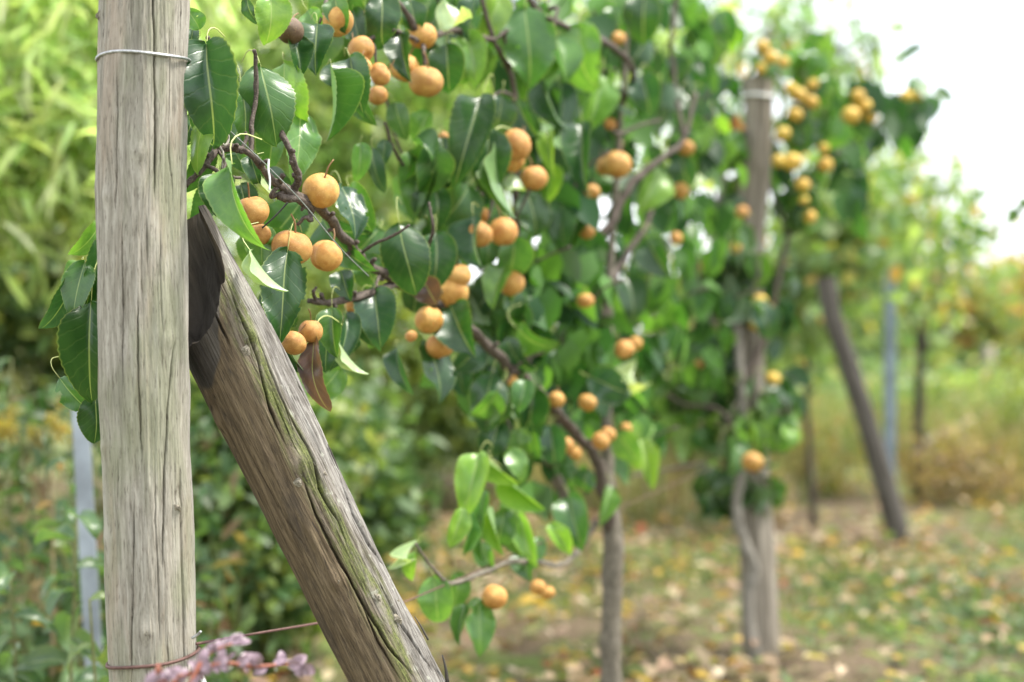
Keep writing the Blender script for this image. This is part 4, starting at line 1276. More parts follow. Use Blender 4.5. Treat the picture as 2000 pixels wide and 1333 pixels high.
# ------------------------------------------------------------------ pears
def pear_mesh(seed, lob=0.0):
    r = random.Random(seed)
    vs_, fs = [], []
    nr, ns = 22, 28
    for i in range(nr + 1):
        ph = math.pi * i / nr
        for j in range(ns):
            a = 2 * math.pi * j / ns
            rad = 1.0
            rad -= 0.20 * math.exp(-(ph / 0.26) ** 2)                     # stalk dimple
            rad -= 0.17 * math.exp(-((math.pi - ph) / 0.24) ** 2)          # calyx basin
            rad += 0.03 * float(vnoise(math.cos(a) * 1.2 + 4, math.sin(a) * 1.2 + 4, ph * 1.1, seed))
            rad += lob * -0.16 * math.exp(-((((a - 1.0 + math.pi) % (2 * math.pi)) - math.pi) / 0.22) ** 2) * math.sin(ph) ** 0.6
            vs_.append((rad * math.sin(ph) * math.cos(a), rad * math.sin(ph) * math.sin(a) , rad * math.cos(ph) * 0.93))
    for i in range(nr):
        for j in range(ns):
            k = (j + 1) % ns
            fs.append((i * ns + j, (i + 1) * ns + j, (i + 1) * ns + k, i * ns + k))
    return mesh('fruit_body', vs_, fs, M['pear'])


PB = [pear_mesh(i) for i in range(4)] + [pear_mesh(9, 1.0)]


def calyx_mesh():
    vs_, fs = [], []
    for k in range(5):
        a = 2 * math.pi * k / 5
        for q, rr, zz in ((0, 0.02, -0.73), (-0.3, 0.10, -0.77), (0.3, 0.10, -0.77), (0, 0.17, -0.84)):
            vs_.append((rr * math.cos(a + q), rr * math.sin(a + q), zz))
        b = 4 * k
        fs += [(b, b + 1, b + 2), (b + 1, b + 3, b + 2)]
    return mesh('calyx', vs_, fs, M['calyx'])


CALYX = calyx_mesh()
_sv, _sf, _su = tube_data(smooth_path([(0, 0, 0.68), (0.04, 0.02, 1.0), (0.16, 0.05, 1.4), (0.42, 0.02, 1.75)], 10), np.linspace(0.055, 0.045, 10), 6)
STALK = mesh('stalk', _sv, _sf, M['stalk'])

TAN = (0.54, 0.295, 0.08)
GOLD = (0.66, 0.46, 0.085)


def pear(px, py, dia, label, d=None, off=0.0, var=None, colour=TAN, tilt=None, group='pears on the nearest tree', parts=True, squash=1.0):
    d = (row_y(px) + off) if d is None else d
    c = V(px, py, d)
    r = dia / 2 / F * d
    e = empty('pear', c, label, 'pear', group)
    tl = tilt if tilt is not None else (random.uniform(-65, 10), random.uniform(-35, 35))
    rot = Matrix.Rotation(math.radians(tl[0]), 4, 'X') @ Matrix.Rotation(math.radians(tl[1]), 4, 'Y') @ Matrix.Rotation(random.uniform(0, 6.28), 4, 'Z')
    mm = Matrix.Translation(c) @ rot @ Matrix.Diagonal((r * random.uniform(0.94, 1.07), r * random.uniform(0.95, 1.05), r * random.uniform(0.92, 1.05), 1))
    items = [(PB[var if var is not None else random.randrange(4)], 'fruit_body')]
    if parts: items += [(CALYX, 'calyx'), (STALK, 'stalk')]
    k = random.uniform(0.84, 1.08)
    for me, nm in items:
        o = obj(nm, me, e)
        o.matrix_basis = mm
        o.color = (colour[0] * k, colour[1] * k * random.uniform(0.94, 1.05), colour[2] * k, 1)
    return e


NEARP = [
    (626, 373, 71, 'sharp round pear resting above the branch, highest of the sharp pears', -0.06, (25, 20), 0),
    (492, 413, 66, 'sharp pear half behind a drooping light leaf beside the near post', 0.0, (10, -10), 1),
    (508, 458, 42, 'sliver of pear peeping out below the one behind the drooping leaf', 0.05, None, 2),
    (570, 484, 76, 'largest sharp pear, partly covered by a leaf with a hole', -0.02, (10, 15), 3),
    (637, 500, 62, 'creased pear with dark calyx beside the largest sharp pear', -0.05, (-20, 25), 4),
    (607, 648, 48, 'small pear just above the dried brown leaf', -0.02, (0, 0), 0),
    (573, 670, 50, 'pear half hidden beside the leaning log above the dried brown leaf', -0.02, None, 1),
    (694, 598, 40, 'pear peeping out behind a heart shaped leaf under the lower branch', 0.05, None, 2),
    (832, 160, 66, 'large pear at the lower end of the topmost cluster', -0.06, (20, 10), 3),
    (742, 146, 43, 'small round pear hanging lowest at the left of the topmost cluster', -0.03, (10, 60), 0),
    (706, 130, 42, 'pear wedged between two others in the topmost cluster', -0.02, None, 1),
    (706, 97, 52, 'flattish pear lying uppermost over the topmost cluster', 0.02, None, 2),
    (738, 187, 38, 'shaded pear under the small round one of the topmost cluster', 0.08, None, 3),
    (790, 132, 58, 'pear behind a dark leaf in the middle of the topmost cluster', 0.04, None, 1),
    (660, 42, 60, 'pear under the top edge with a leaf across its front', 0.0, None, 0),
    (718, 42, 46, 'shaded pear behind leaves under the top edge', 0.06, None, 2),
    (825, 70, 58, 'pear above the large one of the topmost cluster', 0.0, None, 3),
    (808, 25, 30, 'sliver of pear touching the top edge beside a dark leaf', 0.08, None, 0),
    (1009, 283, 58, 'pear with a dark eye turned to the camera, above two others', -0.12, (-55, 20), 1),
    (1002, 314, 46, 'pear tucked under the one with the dark eye', -0.06, None, 2),
    (1043, 349, 52, 'smooth round pear beside a narrow yellow green leaf', -0.12, None, 3),
    (983, 453, 58, 'round pear hanging at the right of a touching pair', -0.10, None, 0),
    (936, 457, 54, 'left pear of a touching pair beside a folded leaf', -0.06, None, 1),
    (944, 420, 27, 'small shaded pear above the touching pair', 0.02, None, 2),
    (893, 541, 54, 'upper pear of a stacked pair under a dark hanging leaf', -0.04, None, 3),
    (882, 573, 64, 'lower pear of a stacked pair beside a dark brown leaf', -0.02, None, 0),
    (999, 554, 52, 'pinkish pear hanging half behind leaves right of the stacked pair', 0.0, None, 1),
    (838, 626, 54, 'creased pear below the stacked pair', 0.0, None, 4),
    (860, 675, 54, 'pear with a dark twig across it below the creased one', 0.0, None, 2),
    (803, 657, 23, 'tiny stunted pear left of the creased one', 0.0, None, 3),
    (962, 232, 32, 'orange pear seen through a gap between dark leaves', 0.10, None, 0),
    (866, 268, 22, 'tiny bit of pear beside the long dark leaf', 0.1, None, 1),
    (1205, 322, 56, 'blurred pear hanging by the sloping bare branch', -0.10, None, 2),
    (1184, 326, 40, 'blurred pear half hidden left of the one by the sloping branch', -0.02, None, 3),
    (1157, 375, 30, 'narrow sliver of blurred pear below the dark hanging leaf', -0.05, None, 0),
    (1146, 450, 36, 'blurred pear sliver at the lower end of the sloping branch', -0.05, None, 1),
    (1143, 588, 34, 'blurred pear deep in the leaves halfway up the nearest trunk', 0.0, None, 2),
    (1219, 683, 40, 'blurred round pear above a bluish leaf, left of its twin', -0.12, None, 3),
    (1240, 672, 28, 'smaller blurred twin behind the pear above the bluish leaf', -0.06, None, 0),
    (1087, 781, 34, 'blurred pear above the thick curved branch', -0.05, None, 1),
    (1147, 787, 36, 'blurred pear right of the thick curved branch, shaded by leaves', -0.05, None, 2),
    (1173, 862, 34, 'lower blurred pear of the pale pair beside the nearest trunk', -0.15, None, 3),
    (1188, 849, 30, 'upper blurred pear of the pale pair beside the nearest trunk', -0.10, None, 0),
    (1104, 871, 34, 'blurred orange pear below the thick curved branch', -0.05, None, 1),
    (1124, 886, 26, 'smaller blurred orange pear under the thick curved branch', -0.05, None, 2),
    (966, 1167, 50, 'single round pear hanging low beside the bright leaves', -0.08, (-20, 20), 3),
    (1050, 1147, 30, 'left pear of the low pair near the ground', -0.08, None, 0),
    (1069, 1158, 28, 'right pear of the low pair near the ground', -0.08, None, 1),
    (1222, 838, 24, 'pale blurred pear just right of the nearest trunk', -0.05, None, 2),
    (1340, 290, 32, 'pale blurred pear at the upper end of the sloping branch', -0.10, None, 3),
    (1330, 373, 32, 'shaded orange pear under the sloping branch', -0.05, None, 0),
    (1207, 76, 30, 'blurred orange pear among dark leaves close to the top edge', -0.05, None, 1),
    (1000, 744, 22, 'tiny bit of pear behind the thick curved branch', 0.0, None, 2),
    (1320, 466, 26, 'dark orange blurred pear right of the forked bare branch', -0.05, None, 3),
    (1192, 243, 24, 'blurred orange pear above the one by the sloping branch', 0.0, None, 0),
    (990, 505, 30, 'orange pear in shade below the touching pair', 0.06, None, 1),
]
for px, py, dia, label, off, tl, var in NEARP:
    pear(px, py, dia * 1.03, label, off=off - 0.05, tilt=tl, var=var)
pear(566, 60, 54, 'dark brown rotten pear under the top edge beside a bright leaf', off=-0.01, colour=(0.12, 0.075, 0.05), var=0)

# ------------------------------------------------------------------ second pear tree and the middle post
D2 = 4.30
post2_pts = [(1482, 152, 27), (1478, 300, 28), (1468, 450, 27), (1464, 620, 27), (1466, 780, 27), (1470, 900, 29), (1476, 1020, 32), (1482, 1150, 35), (1488, 1310, 37)]
p2 = smooth_path([list(V(x, y, D2)) + [r / F * D2] for x, y, r in post2_pts], 120)
mid_post = empty('wooden_post', (float(p2[-1, 0]), float(p2[-1, 1]), 0.0), 'blurred brown grey post in the middle distance with a slim trunk twisting beside it', 'post')
v, f, uv, inf = log_mesh('post_body', p2[:, :3], p2[:, 3], M['post2'], [((lambda S: 0.2 + 0 * S), 0.1, 1.0, 0.004, 0.012), ((lambda S: -0.5 + 0 * S), 0.6, 1.6, 0.004, 0.010)], 60, 16, 0.004, 32)
m2 = inf[2]
fl = f.tolist() + [tuple(range(m2 - 1, -1, -1))]
obj('post_body', mesh('post_body', v, fl, M['post2'], uvs=uv), mid_post)
lp = []
c2 = V(1481, 190, D2)
for k in range(41):
    a = 2 * math.pi * k / 40
    lp.append([c2.x + math.cos(a) * 0.047, c2.y + math.sin(a) * 0.047, c2.z + 0.003 * math.sin(2 * a)])
tag(tube('wire_loop', np.array(lp), 0.0055, M['white_tie'], seg=7), 'pale band tied round the head of the middle post', 'wire')

mid_tree = empty('pear_tree', tuple(V(1476, 1322, 4.22)), 'second pear tree with yellow pears, its thin grey trunk twisting up the middle post', 'tree', 'pear trees trained along the row')
mid_tree.location.z = 0
limb('trunk', mid_tree, [(1482, 1335, 4.2), (1468, 1260, 4.2), (1458, 1180, 4.2), (1470, 1110, 4.2), (1452, 1060, 4.2), (1440, 1000, 4.2), (1446, 930, 4.2), (1452, 850, 4.2), (1446, 760, 4.2), (1440, 640, 4.25), (1400, 540, 4.3), (1398, 420, 4.3), (1430, 260, 4.3)], 0.022, 0.008, 'bark_grey', 90, 10, 0.25)
for pts, a, b in (
    ([(1446, 760, 4.2), (1500, 640, 4.25), (1540, 460, 4.35), (1590, 330, 4.5), (1660, 230, 4.7)], 0.012, 0.005),
    ([(1540, 460, 4.35), (1500, 330, 4.4), (1530, 200, 4.5), (1500, 60, 4.6)], 0.008, 0.004),
    ([(1590, 330, 4.5), (1680, 270, 4.7), (1770, 200, 4.8), (1795, 160, 4.85), (1812, 105, 4.9)], 0.010, 0.0045),
    ([(1452, 850, 4.2), (1400, 800, 4.15), (1340, 790, 4.1), (1300, 770, 4.05)], 0.008, 0.004),
    ([(1446, 930, 4.2), (1400, 905, 4.1), (1320, 915, 4.0), (1230, 930, 3.8)], 0.006, 0.004),
    ([(1452, 870, 4.2), (1500, 820, 4.25), (1540, 800, 4.3)], 0.006, 0.003),
    ([(1398, 420, 4.3), (1380, 300, 4.3), (1400, 180, 4.3), (1420, 60, 4.35)], 0.007, 0.003),
    ([(1395, 560, 4.3), (1392, 640, 4.28), (1396, 720, 4.28)], 0.010, 0.012),
):
    limb('branch', mid_tree, pts, a, b, 'bark', None, 7, 0.3)
MT_ELLS = [
    (1400, 480, 70, 110, 44, 'DBML'), (1440, 330, 60, 80, 24, 'DBML'), (1570, 220, 70, 80, 24, 'DBM'), (1600, 300, 80, 90, 27, 'DBM'), (1690, 240, 80, 70, 36, 'DBM'), (1790, 205, 36, 40, 28, 'DDB'),
    (1590, 390, 60, 60, 19, 'DDB'), (1480, 600, 70, 70, 36, 'DBM'), (1420, 700, 80, 80, 44, 'DDB'), (1500, 770, 60, 50, 32, 'DDB'), (1390, 820, 80, 60, 36, 'LYM'), (1510, 820, 50, 40, 11, 'YL'),
    (1440, 900, 80, 50, 32, 'DMLL'), (1385, 975, 30, 45, 12, 'DD'), (1450, 960, 30, 40, 10, 'DM'), (1500, 70, 120, 70, 14, 'YLM'), (1640, 130, 80, 70, 9, 'YLM'), (1320, 760, 70, 60, 24, 'DML'), (1420, 600, 60, 80, 28, 'DDB'), (1540, 330, 50, 90, 14, 'DB'), (1670, 340, 50, 70, 8, 'BM'), (1810, 100, 8, 30, 2, 'M'),
    (1490, 930, 30, 30, 8, 'DM'), (1560, 120, 70, 60, 8, 'YL'),
]


def d_mid(px):
    return 4.28 + max(0.0, (px - 1500) / 300.0) * 0.5


MT_ELLS = [(*q[:5], q[5] + 'M' + 'L') if q[0] > 1500 else q for q in MT_ELLS]
spur_leaves(mid_tree, MT_ELLS, d_mid, 'DM', 300, size=(0.08, 0.12), jitter=0.14, twig_to=True)
MIDP = [
    (1490, 92, 25, 'topmost yellow pear above the middle post head'), (1505, 113, 27, 'yellow pear just right of the topmost one over the middle post'), (1486, 134, 20, 'small yellow pear touching the head of the middle post'),
    (1531, 122, 20, 'yellow pear a little right of the pale cluster over the middle post'), (1560, 186, 28, 'bright yellow pear right of the pale band on the middle post'), (1544, 172, 20, 'small yellow pear above the bright one right of the pale band'),
    (1584, 200, 26, 'yellow pear rightmost of the group beside the pale band'), (1553, 224, 26, 'yellow pear lowest of the group beside the pale band'), (1588, 165, 20, 'yellow pear uppermost of the group beside the pale band'),
    (1529, 262, 28, 'yellow pear close to the middle post below the pale band'), (1662, 226, 32, 'largest yellow pear of the cluster out on the long side branch'), (1688, 207, 27, 'yellow pear upper right of the side branch cluster'),
    (1676, 188, 24, 'topmost yellow pear of the side branch cluster'), (1701, 228, 24, 'rightmost orange pear of the side branch cluster'), (1650, 250, 20, 'orange pear hanging below the side branch cluster'),
    (1770, 188, 22, 'left pear of the pair at the far tip of the side branch'), (1793, 185, 20, 'right pear of the pair at the far tip of the side branch'), (1547, 317, 32, 'pale yellow pear with a bright top, right of the middle post'),
    (1520, 315, 25, 'pale pear between the middle post and the bright topped one'), (1608, 290, 20, 'small pale pear on a side twig right of the middle post'), (1612, 322, 28, 'deep yellow pear under the small pale one'),
    (1568, 362, 26, 'orange brown pear in the shaded leaves right of the middle post'), (1570, 392, 18, 'dark orange pear below the orange brown one'), (1581, 424, 24, 'pale pear at the lower edge of the shaded leaves'),
    (1484, 588, 24, 'pale pear against the middle post halfway up'), (1478, 634, 25, 'yellow pear lowest of three against the middle post'), (1502, 608, 27, 'yellow pear rightmost of three against the middle post'),
    (1510, 740, 25, 'pale pear among dark leaves low beside the middle post'), (1338, 682, 27, 'left yellow pear of the blurred pair between the two trees'), (1380, 664, 28, 'right yellow pear of the blurred pair between the two trees'),
    (1470, 903, 38, 'lone orange pear hanging in front of the middle post near its foot'), (1380, 516, 28, 'tall dark orange pear left of the middle post'), (1437, 484, 20, 'orange pear in the leaves left of the middle post'), (1425, 450, 20, 'small yellow pear above the orange one left of the middle post'), (1366, 712, 16, 'small yellow pear below the blurred pair'), (1302, 546, 20, 'yellow pear in the gap between the two trees'),
    (1450, 415, 24, 'pale pear pressed against the middle post under the brown leaf'),
]
for k, (px, py, dia, label) in enumerate(MIDP):
    pear(px, py, dia * 1.12, label, d=d_mid(px) - (0.36 if dia > 35 else 0.16), colour=(TAN if px < 1475 and py > 400 else GOLD), group='pears on the second tree', parts=dia > 24)
m = leaf_matrix(V(1436, 225, 4.05), V(1450, 268, 4.05), 0.05, 15)
tag(place_leaf(mid_tree, HI[9], m, (0.20, 0.09, 0.07, 1), False), 'dried reddish brown leaf')

# pears that dropped to the ground
for px, py, dia, label in ((962, 1313, 26, 'yellow fallen pear lying between the leaning log and the nearest trunk'), (1108, 1300, 22, 'tan fallen pear lying left of the nearest trunk'), (1440, 1255, 24, 'yellow fallen pear left of the twisting grey trunk'),
                           (1390, 1268, 22, 'yellow fallen pear in the litter left of the middle post'), (1722, 1188, 20, 'yellow fallen pear on the grass right of the middle post'), (1738, 1142, 22, 'orange fallen pear further back on the grass')):
    d = ground_d(py + 8)
    pear(px, py, dia, label, d=d, colour=GOLD, group='fallen pears', parts=False)

# ------------------------------------------------------------------ third brace, metal post, young trees and the far fence
b3 = smooth_path([list(V(x, y, 6.45)) + [r / F * 6.45] for x, y, r in ((1612, 540, 18), (1624, 610, 18), (1650, 690, 19), (1682, 790, 19), (1708, 880, 20), (1732, 960, 20), (1752, 1030, 21), (1764, 1085, 22))], 70)
far_brace = empty('brace_pole', (float(b3[-1, 0]), float(b3[-1, 1]), 0.0), 'dark blurred brace pole leaning left at the far end of the row', 'brace')
v, f, uv, inf = log_mesh('brace_body', b3[:, :3], b3[:, 3], M['brace3'], [((lambda S: 0.1 + 0 * S), 0.1, 1.0, 0.005, 0.01)], 44, 14, 0.004, 42)
obj('brace_body', mesh('brace_body', v, f.tolist() + [tuple(range(inf[2] - 1, -1, -1))], M['brace3'], uvs=uv), far_brace)


def profile_post(name, px, py0, py1, d, w, mat, label, cat='post', lean=0.0):
    """angle-section metal post"""
    a = V(px + lean, py0, d); b = V(px, py1, d); b.z = -0.05
    v0 = Vector((w, 0, 0)); v1 = Vector((0, w, 0)); th = w * 0.16
    sec = [Vector((-w / 2, -w / 2, 0)), Vector((w / 2, -w / 2, 0)), Vector((w / 2, -w / 2 + th, 0)), Vector((-w / 2 + th, -w / 2 + th, 0)), Vector((-w / 2 + th, w / 2, 0)), Vector((-w / 2, w / 2, 0))]
    vs_ = [b + q for q in sec] + [a + q for q in sec]
    fs = [tuple((k, (k + 1) % 6, 6 + (k + 1) % 6, 6 + k)) for k in range(6)] + [tuple(range(5, -1, -1)), tuple(range(6, 12))]
    return tag(obj(name, mesh(name, vs_, fs, M[mat], smooth=False)), label, cat)


profile_post('metal_post', 1738, 480, 940, 7.4, 0.05, 'blue_metal', 'slim blue grey metal post behind the dark leaning brace')
profile_post('metal_post', 207, 800, 1900, 2.9, 0.034, 'grey_metal', 'pale bluish metal post in the weeds left of the near post', lean=-46)
profile_post('metal_post', 788, 830, 1000, 8.2, 0.07, 'blue_metal', 'small blurred blue grey post beyond the leaning log')
fp = V(1930, 790, 14.5)
fpost = empty('fence_post', (fp.x, fp.y, 0), 'pale wooden fence post in the far meadow', 'post')
tube('post_body', np.array([[fp.x, fp.y, -0.05], [fp.x, fp.y, 0.4], [fp.x + 0.01, fp.y, 0.82]]), 0.055, M['rail'], fpost, 10, 0.1)
ra, rb = V(1790, 872, 9.3), V(1955, 792, 11.5)
rail = tube('fallen_rail', smooth_path([list(ra), list((ra + rb) / 2 - Vector((0, 0, 0.02))), list(rb)], 14), 0.03, M['rail'], None, 8, 0.15)
tag(rail, 'pale pole lying aslant over the dry grass', 'pole')

# young trees and vines behind the row
def bg_tree(label, base_px, d, trunk_pts, r, ells, n, clumps, spread, L, W, pal, droop=0.6, mat='bark_dark', group='trees behind the row', name='tree', leafmat='foliage'):
    b = V(base_px, 640, d); b.z = 0
    t = empty(name, b, label, 'tree', group)
    P = smooth_path([list(V(*p)) for p in trunk_pts], 20)
    P[0, 2] = -0.05
    tube('trunk', P, np.linspace(r, r * 0.4, 20), M[mat], t, 9, 0.25, seed=int(base_px))
    e = [(list(V(x, y, dd_)), (rx / F * dd_, dpt, ry / F * dd_), w) for x, y, dd_, rx, ry, dpt, w in ells]
    # a few limbs into the crown
    for k in range(min(8, 3 * len(e))):
        c = Vector(e[k % len(e)][0])
        st = Vector(P[random.randint(9, 18)].tolist())
        en = c + Vector((random.uniform(-1, 1) * e[k % len(e)][1][0] * 0.6, random.uniform(-.5, .5) * e[k % len(e)][1][1], random.uniform(-0.2, 0.8) * e[k % len(e)][1][2]))
        tube('limb', smooth_path([list(st), list((st + en) / 2 + Vector((0, 0, 0.05))), list(en)], 9), np.linspace(r * 0.4, r * 0.1, 9), M[mat], t, 6, 0.2)
    crown('crown', t, e, n, clumps, spread, L, W, pal, droop, leafmat)
    return t


LG = [(0.17, 0.26, 0.09, 3), (0.24, 0.32, 0.14, 3), (0.11, 0.19, 0.07, 3), (0.36, 0.33, 0.10, .8), (0.42, 0.26, 0.08, .4)]
bg_tree('slender tree with loose yellow green leaves behind the blue metal post', 1795, 8.6, [(1797, 960, 8.6), (1794, 850, 8.6), (1797, 700, 8.6), (1786, 560, 8.6), (1790, 420, 8.6)], 0.04,
        [(1740, 410, 8.6, 130, 130, 0.7, 3), (1840, 470, 8.6, 90, 90, 0.5, 1.2), (1690, 560, 8.4, 90, 110, 0.6, 2), (1650, 380, 8.2, 80, 120, 0.6, 2)], 1900, 120, 0.15, 0.085, 0.06, LG)
bg_tree('leafy vine with yellowing leaves over the top of the dark brace', 1640, 7.0, [(1590, 1010, 7.0), (1576, 800, 7.0), (1580, 650, 7.0), (1600, 500, 7.0), (1640, 430, 7.0)], 0.018,
        [(1620, 490, 7.0, 100, 110, 0.35, 2), (1560, 560, 7.0, 80, 120, 0.35, 2), (1680, 440, 7.0, 90, 80, 0.35, 1.5), (1540, 700, 7.2, 70, 60, 0.3, 0.7)], 1500, 80, 0.10, 0.085, 0.07, LG, 0.8, name='vine')
FAR = [(0.11, 0.17, 0.055, 3), (0.16, 0.22, 0.07, 3), (0.28, 0.24, 0.08, 2), (0.36, 0.20, 0.07, 1)]
bg_tree('rounded tree turning orange at the right edge of the meadow', 1990, 24, [(1990, 730, 24), (1992, 690, 24), (1990, 640, 24), (1990, 600, 24)], 0.16,
        [(1985, 610, 24, 75, 50, 0.9, 2), (2060, 600, 24, 80, 60, 0.9, 2), (1935, 640, 24, 60, 40, 0.7, 1.3)], 4200, 130, 0.26, 0.26, 0.2, FAR + [(0.45, 0.22, 0.08, 2.5)], 0.3)
bg_tree('hazy green tree in the far meadow left of the orange one', 1850, 22, [(1850, 735, 22), (1852, 700, 22), (1850, 650, 22), (1850, 600, 22)], 0.15,
        [(1850, 620, 22, 80, 60, 0.9, 2), (1780, 650, 22, 70, 60, 0.8, 2), (1900, 650, 22, 60, 40, 0.8, 1.5)], 4200, 130, 0.25, 0.24, 0.18, FAR, 0.3)
bg_tree('broad pale green tree far behind the middle post', 1600, 20, [(1600, 760, 20), (1602, 700, 20), (1600, 640, 20), (1600, 560, 20)], 0.16,
        [(1600, 600, 20, 110, 90, 1.0, 2), (1500, 640, 20, 100, 90, 1.0, 2), (1690, 640, 20, 90, 70, 1.0, 2), (1400, 640, 20, 90, 90, 1.0, 2)], 4200, 150, 0.27, 0.22, 0.17, LG, 0.3)
bg_tree('pale airy tree top rising above the second pear tree', 1480, 11, [(1470, 960, 11), (1474, 700, 11), (1470, 400, 11), (1480, 100, 11)], 0.07,
        [(1470, 60, 11, 130, 100, 0.7, 2), (1600, 60, 11, 110, 70, 0.7, 1.6), (1400, 180, 11, 80, 150, 0.6, 1.6), (1660, 110, 11, 50, 40, 0.5, 0.6), (1560, 260, 11, 130, 140, 0.6, 1.8), (1680, 360, 10, 60, 60, 0.5, 0.5)], 1050, 100, 0.17, 0.12, 0.085, LG, 0.5, leafmat='bright')

# overhanging vine shoot at the right edge
vine = empty('vine', V(2090, 330, 5.2), 'thin leafy vine shoot reaching in at the right edge against the sky', 'vine')
limb('stem', vine, [(2090, 330, 5.2), (2010, 400, 5.2), (1960, 440, 5.2), (1900, 450, 5.2), (1868, 468, 5.2)], 0.004, 0.002, 'bark_dark')
for bx, by, tx, ty in ((1985, 405, 1972, 440), (1912, 440, 1914, 470), (1890, 430, 1872, 450), (1995, 385, 2005, 415), (1870, 465, 1862, 485)):
    place_leaf(vine, MID[0], leaf_matrix(V(bx, by, 5.2), V(tx, ty, 5.2), 0.055, random.uniform(-30, 30)), (0.07, 0.15, 0.05, 1), False)

# ------------------------------------------------------------------ left and middle background
SUNLIT_LEAF = [(0.38, 0.46, 0.17, 3), (0.47, 0.54, 0.26, 3), (0.29, 0.40, 0.13, 2), (0.55, 0.60, 0.40, 2)]  # yellow green leaves with the sunlight on them put into the colours
bg_tree('bright yellow green tree with long drooping leaves behind the near post', -260, 5.2, [(-260, 1220, 5.2), (-250, 800, 5.2), (-240, 300, 5.2), (-160, -400, 5.2)], 0.06,
        [(60, -40, 4.6, 260, 160, 0.4, 2), (80, 160, 4.6, 230, 150, 0.35, 3.2), (-60, 230, 4.4, 160, 130, 0.3, 1.5), (330, -100, 4.9, 220, 110, 0.4, 0.8), (150, 290, 4.6, 130, 80, 0.25, 1.5)], 7500, 420, 0.13, 0.16, 0.025, SUNLIT_LEAF, 0.35, leafmat='bright')
bg_tree('airy light green tree behind the top of the near pears', 620, 8.0, [(640, 1000, 8.0), (646, 700, 8.0), (640, 300, 8.0), (630, -300, 8.0)], 0.08,
        [(560, -40, 7.6, 260, 200, 0.8, 3), (500, 260, 7.6, 200, 160, 0.7, 2.5), (760, 120, 8.0, 220, 190, 0.8, 2.0), (700, 330, 8.0, 200, 130, 0.7, 2.2), (900, 250, 8.2, 140, 160, 0.7, 1.2), (1080, 200, 8.6, 160, 200, 0.7, 1.2), (1250, 160, 8.8, 140, 200, 0.7, 1.0)], 10500, 430, 0.14, 0.11, 0.055, [(0.24, 0.33, 0.09, 3), (0.31, 0.37, 0.13, 3), (0.15, 0.24, 0.07, 2)], 0.6, leafmat='bright')


def shrub(label, cpx, cpy, d, ells, n, clumps, spread, L, W, pal, stems=6, cat='shrub', group='shrubs behind the row', droop=0.1, smat='bark_dark', sr=0.008, name='shrub'):
    b = V(cpx, 640, d); b.z = 0
    t = empty(name, b, label, cat, group)
    e = [(list(V(x, y, q)), (rx / F * q, dp, ry / F * q), w) for x, y, q, rx, ry, dp, w in ells]
    for k in range(stems):
        c = Vector(e[k % len(e)][0]); rr = e[k % len(e)][1]
        en = c + Vector((random.uniform(-1, 1) * rr[0] * 0.7, random.uniform(-.6, .6) * rr[1], random.uniform(-0.2, 0.9) * rr[2]))
        st = b + Vector((random.uniform(-.1, .1), random.uniform(-.1, .1), -0.04))
        md = (st + en) / 2 + Vector(((en.x - st.x) * -0.15, 0, 0.06))
        tube('stem', smooth_path([list(st), list(md), list(en)], 10), np.linspace(sr, sr * 0.35, 10), M[smat], t, 6, 0.2)
    crown('foliage', t, e, n, clumps, spread, L, W, pal, droop)
    return t


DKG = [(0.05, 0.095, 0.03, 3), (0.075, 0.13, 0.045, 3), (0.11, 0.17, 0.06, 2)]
MDG = [(0.055, 0.11, 0.035, 3), (0.085, 0.15, 0.055, 3), (0.14, 0.21, 0.09, 2)]
YGR = [(0.19, 0.25, 0.07, 3), (0.27, 0.31, 0.10, 2), (0.12, 0.18, 0.05, 2)]
shrub('dark green bush filling the gap between near post and leaning log', 480, 1000, 4.3, [(470, 1010, 4.3, 110, 190, 0.25, 3), (560, 880, 4.4, 110, 110, 0.25, 2), (420, 830, 4.3, 90, 110, 0.25, 2), (520, 1120, 4.2, 90, 110, 0.2, 1.5)], 6000, 190, 0.075, 0.062, 0.038, MDG + YGR, 8)
shrub('mid green bush right of the leaning log with thin crooked stem', 690, 940, 5.2, [(650, 830, 5.2, 100, 110, 0.3, 2), (700, 960, 5.2, 80, 90, 0.3, 2), (620, 1010, 5.0, 80, 100, 0.3, 1.4)], 2300, 90, 0.08, 0.08, 0.05, MDG, 6)
shrub('yellow green hedge bush behind the sharp pears', 640, 640, 7.0, [(520, 640, 7.0, 160, 130, 0.4, 2.5), (700, 620, 7.2, 150, 150, 0.4, 2.5), (860, 690, 7.4, 120, 110, 0.4, 1.8), (420, 640, 6.8, 120, 160, 0.4, 2)], 5200, 210, 0.11, 0.085, 0.05, YGR, 10)
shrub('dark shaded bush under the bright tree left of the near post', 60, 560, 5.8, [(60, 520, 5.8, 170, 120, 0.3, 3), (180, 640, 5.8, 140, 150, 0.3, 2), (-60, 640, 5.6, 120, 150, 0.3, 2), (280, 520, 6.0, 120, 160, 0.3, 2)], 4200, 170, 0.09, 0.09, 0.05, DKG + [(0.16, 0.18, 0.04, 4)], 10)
shrub('low yellow green bush beyond the brace foot', 850, 830, 7.8, [(820, 800, 7.8, 90, 80, 0.4, 2), (930, 830, 7.8, 110, 70, 0.4, 2), (760, 900, 7.4, 70, 60, 0.3, 1)], 1700, 80, 0.10, 0.08, 0.05, YGR + MDG, 6)
shrub('hedge bush with yellowing leaves behind the nearest trunk', 1150, 760, 8.6, [(1060, 760, 8.6, 110, 100, 0.4, 2), (1200, 780, 8.6, 120, 90, 0.4, 2), (1330, 790, 8.6, 120, 80, 0.4, 2), (1100, 600, 8.6, 140, 140, 0.4, 1.6), (1300, 580, 8.6, 140, 150, 0.4, 1.6)], 3600, 170, 0.11, 0.09, 0.06, YGR + MDG + [(0.36, 0.28, 0.08, 1.0)], 10)
